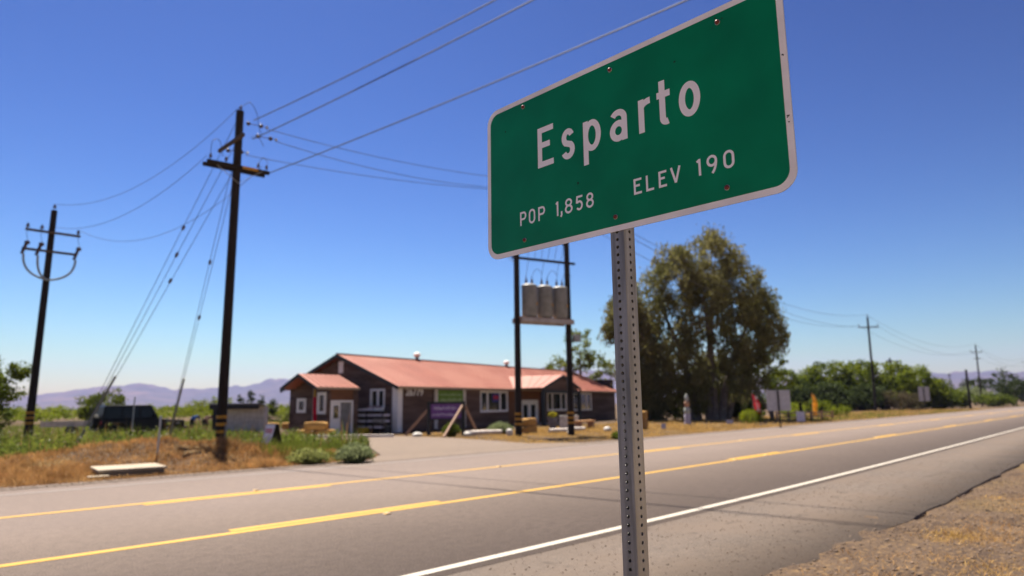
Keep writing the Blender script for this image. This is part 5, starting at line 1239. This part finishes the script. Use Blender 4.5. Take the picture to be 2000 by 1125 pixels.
wd_ = lambda x, y: off(x, y)*np.clip((y-23.2+1.6*(fbm(x*.6, y*.6, 3, 40)-.5)*2)/1.2, 0, 1)*np.clip((fbm(x*.45, y*.45, 4, 51)-.22)/.2, .12, 1)*(~((x > 14.8) & (y > 33)))
P_ = scatter(36000, 1.0, 17.5, 22.5, 42, wd_)
blades('green_weeds', 'tall green roadside weeds behind the mound', P_, .2, .75, .03, M['weed'], .5)
P2_ = scatter(12000, 9.5, 16.2, 20.5, 33, lambda x, y: off(x, y)*np.clip((x-10.3)/1.6, 0, 1)*np.clip((y-21.8)/1.5, 0, 1)*np.clip((fbm(x*.5, y*.5, 3, 77)-.3)/.2, .1, 1))
blades('yellow_weeds', 'yellow green grass between the sandwich board and the drive', P2_, .12, .42, .022, M['weedy'], .6)
sp_ = P_[rng.choice(len(P_), 1500, replace=False)]
blades('dry_stalks', 'dead straw coloured stalks standing among the green weeds', sp_, .4, 1.1, .02, M['straw'], .35)
blades('verge_weeds', 'ragged low weeds around the corner shrubs of the drive', scatter(5000, 9.2, 12.2, 18.5, 21.5, lambda x, y: off(x, y)*np.clip((x-9.2)/1.2, 0, 1)*np.clip((fbm(x*1.1, y*1.1, 3, 23)-.3)/.2, 0, 1)), .12, .5, .018, M['weedy'], .6)
# broad-leaved growth and white flower heads among the weeds
lp = P_[rng.choice(len(P_), min(14000, len(P_)), replace=False)]
Vw = np.column_stack([lp, hgt(lp[:, 0], lp[:, 1])+rng.uniform(.05, .55, len(lp))*(.5+1.0*fbm(lp[:, 0]*.8, lp[:, 1]*.8, 3, 12))]); V, F = leaf_quads(Vw, .13, aspect=.6)
tag(mesh_np('weed_leaves', V, [F], M['weed']), 'leafy undergrowth among the tall roadside weeds', 'weeds', kind='stuff')
fp = P_[rng.choice(len(P_), 130, replace=False)]
Vw = np.column_stack([np.repeat(fp, 14, 0)+rng.normal(size=(14*len(fp), 2))*.035, np.repeat(hgt(fp[:, 0], fp[:, 1])+rng.uniform(.35, .75, len(fp)), 14)+rng.normal(size=14*len(fp))*.012]); V, F = leaf_quads(Vw, .035)
tag(mesh_np('white_flowers', V, [F], mat('white_petals', (.62, .58, .5), .8, var=(.5, .46, .38), scale=8)), 'white flower heads scattered over the tall weeds', 'flowers', kind='stuff')
# yellow lawn around the store and along the far verge
lawn = lambda x, y: off(x, y)*np.clip((fbm(x*.4, y*.4, 4, 60)-.2)/.3, .15, 1)
blades('dry_lawn', 'short yellow dry lawn around the transformer frame', scatter(90000, 20.5, 46, 18.6, 33, lawn), .05, .16, .02, M['lawnstraw'], 1.0)
blades('dry_verge', 'dry grass verge along the far side of the road', scatter(40000, 36, 130, 19.5, 36, lambda x, y: off(x, y)*1.0), .06, .24, .04, M['lawnstraw'], .9)
blades('green_verge', 'greener grass verge in front of the hedge trees', scatter(16000, 58, 120, 22, 32, lambda x, y: off(x, y)*np.clip((fbm(x*.2, y*.3, 3, 66)-.4)/.2, 0, 1)), .08, .3, .05, M['weedy'], .7)
blades('field_grass', 'dry and green grass on the field behind the weeds', scatter(26000, 0, 40, 42, 90, lambda x, y: .9*(np.hypot(x-28, y-42) > 8)), .1, .4, .06, M['weedy'], .6)
# vineyard band in the left distance
vb = []
for k in range(90):
    a = R(random.uniform(5, 27)); d = random.uniform(95, 150); vb.append(((d*math.sin(a), d*math.cos(a), 1.1), (2.2, 2.2, .9), 8))
V, F = clumps(vb, 26, .6, .34)
tag(mesh_np('orchard_band', V, [F], L_bright), 'low green band of orchard in the left distance', 'orchard', kind='stuff')
# near verge: dry stubble, straw tufts and pebbles
nv = lambda x, y: ((y-bend(x)) < EDGE_N+.12*(vnoise(x*1.3, x*0)-.5)-.05)*np.clip((EDGE_N-.1-(y-bend(x)))/1.1+.12, .08, 1)*np.clip((fbm(x*.9, y*.9, 4, 88)-.25)/.25, .1, 1)
blades('dry_stubble', 'dry stubble on the dirt verge in the lower right corner', scatter(80000, 3.5, 20, -2.2, 3.3, nv), .015, .08, .007, M['straw'], 1.8)
tf = []
for cx, cy, n_t, r_ in ((14.3, 2.75, 260, .2), (9.9, 2.4, 420, .34), (10.6, 1.2, 300, .4), (8.3, 1.7, 240, .3), (7.0, 1.6, 160, .25), (12.0, 1.6, 260, .4)):
    tf.append(np.array([cx, cy])+rng.normal(size=(n_t, 2))*np.array([r_, r_*.5]))
blades('straw_tufts', 'pale straw tufts lying on the dirt verge', np.concatenate(tf), .02, .1, .008, M['lawnstraw'], 2.2)
def pebbles(name, label, pts, s0, s1, material, z=None):
    n = len(pts); base = np.array([(1, 0, 0), (-1, 0, 0), (0, 1, 0), (0, -1, 0), (0, 0, .7), (0, 0, -.4)], float)
    tri = np.array([(0, 2, 4), (2, 1, 4), (1, 3, 4), (3, 0, 4), (2, 0, 5), (1, 2, 5), (3, 1, 5), (0, 3, 5)])
    s_ = (s0+(s1-s0)*rng.uniform(0, 1, n)**3)[:, None, None]; zz = hgt(pts[:, 0], pts[:, 1]) if z is None else np.full(n, z)
    V = base[None]*s_*rng.uniform(.6, 1.3, (n, 1, 3))+rng.normal(size=(n, 6, 3))*s_*.12+np.column_stack([pts, zz])[:, None]
    F = tri[None]+6*np.arange(n)[:, None, None]
    tag(mesh_np(name, V.reshape(-1, 3), [F.reshape(-1, 3)], material), label, 'gravel', kind='stuff')
M['pebble'] = mat('dusty_pebble', (.15, .1, .07), .9, var=(.07, .05, .035), scale=12, var2=(.2, .14, .1), scale2=5)
pebbles('loose_gravel', 'loose gravel and clods on the dirt verge at lower right', scatter(16000, 3.5, 18, -3, 3.4, lambda x, y: ((y-bend(x)) < EDGE_N+.3)*1.0), .004, .028, M['pebble'])
pebbles('shoulder_grit', 'fine grit scattered over the paved shoulder', scatter(6000, 1.5, 22, 2.9, 5.5), .003, .013, M['pebble'], .0)
pebbles('far_gravel', 'gravel strip along the far road edge', scatter(9000, -2, 26, 17.6, 19.2), .005, .02, mat('pale_gravel_stone', (.24, .18, .14), .9, var=(.16, .12, .09), scale=9), .0)
# white house far right
hs = thing('far_house', 'small white house with a dark pitched roof beyond the hedge', 'house', (168.0, 40.5, 0), R(-20))
M['housewall'] = mat('pale_house_wall', (.55, .55, .6), .7, var=(.48, .48, .53), scale=1)
MB().prism([(-4.6, 0), (4.6, 0), (4.6, 3.0), (0, 5.2), (-4.6, 3.0)], lambda a, b: (a, 0, b), lambda a, b: (a, 10, b)).build('wall', M['housewall'], hs)
M['shingle'] = mat('grey_brown_shingle', (.12, .1, .095), .9, var=(.08, .07, .065), scale=2)
for s_ in (-1, 1):
    r_ = MB().prism([(s_*5.2, 2.75), (0, 5.25), (0, 5.42), (s_*5.2, 2.92)], lambda a, b: (a, -.5, b), lambda a, b: (a, 10.5, b)).build('roof', M['shingle'], hs)
MB().b2((-1.2, 4, 4.6), (-.5, 4.7, 6.2)).build('chimney', M['shingle'], hs)
MB().b2((-3.4, -.05, .2), (-.4, -.005, 2.1)).build('garage_door', M['blackpaint'], hs); MB().b2((1.4, -.05, 1.0), (2.8, -.005, 2.2)).build('window', M['glass'], hs)
MB().b2((-.35, -.06, 0), (-.15, -.005, 2.5)).build('trim', M['white'], hs)

# ------------------------------------------------------------------ haze in the valley air
hz = MB().b2((-9600, -9600, -6), (9600, 9600, 520)).build('haze', bpy.data.materials.new('valley_haze'))
mh = hz.data.materials[0]; mh.use_nodes = True; hn = mh.node_tree
for n in list(hn.nodes):
    if n.type == 'BSDF_PRINCIPLED': hn.nodes.remove(n)
pv = hn.nodes.new('ShaderNodeVolumePrincipled'); pv.inputs['Color'].default_value = (.48, .5, 1.0, 1); pv.inputs['Density'].default_value = 6.5e-5; pv.inputs['Anisotropy'].default_value = .2
hn.links.new(pv.outputs[0], [n for n in hn.nodes if n.type == 'OUTPUT_MATERIAL'][0].inputs['Volume'])
tag(hz, kind='stuff')
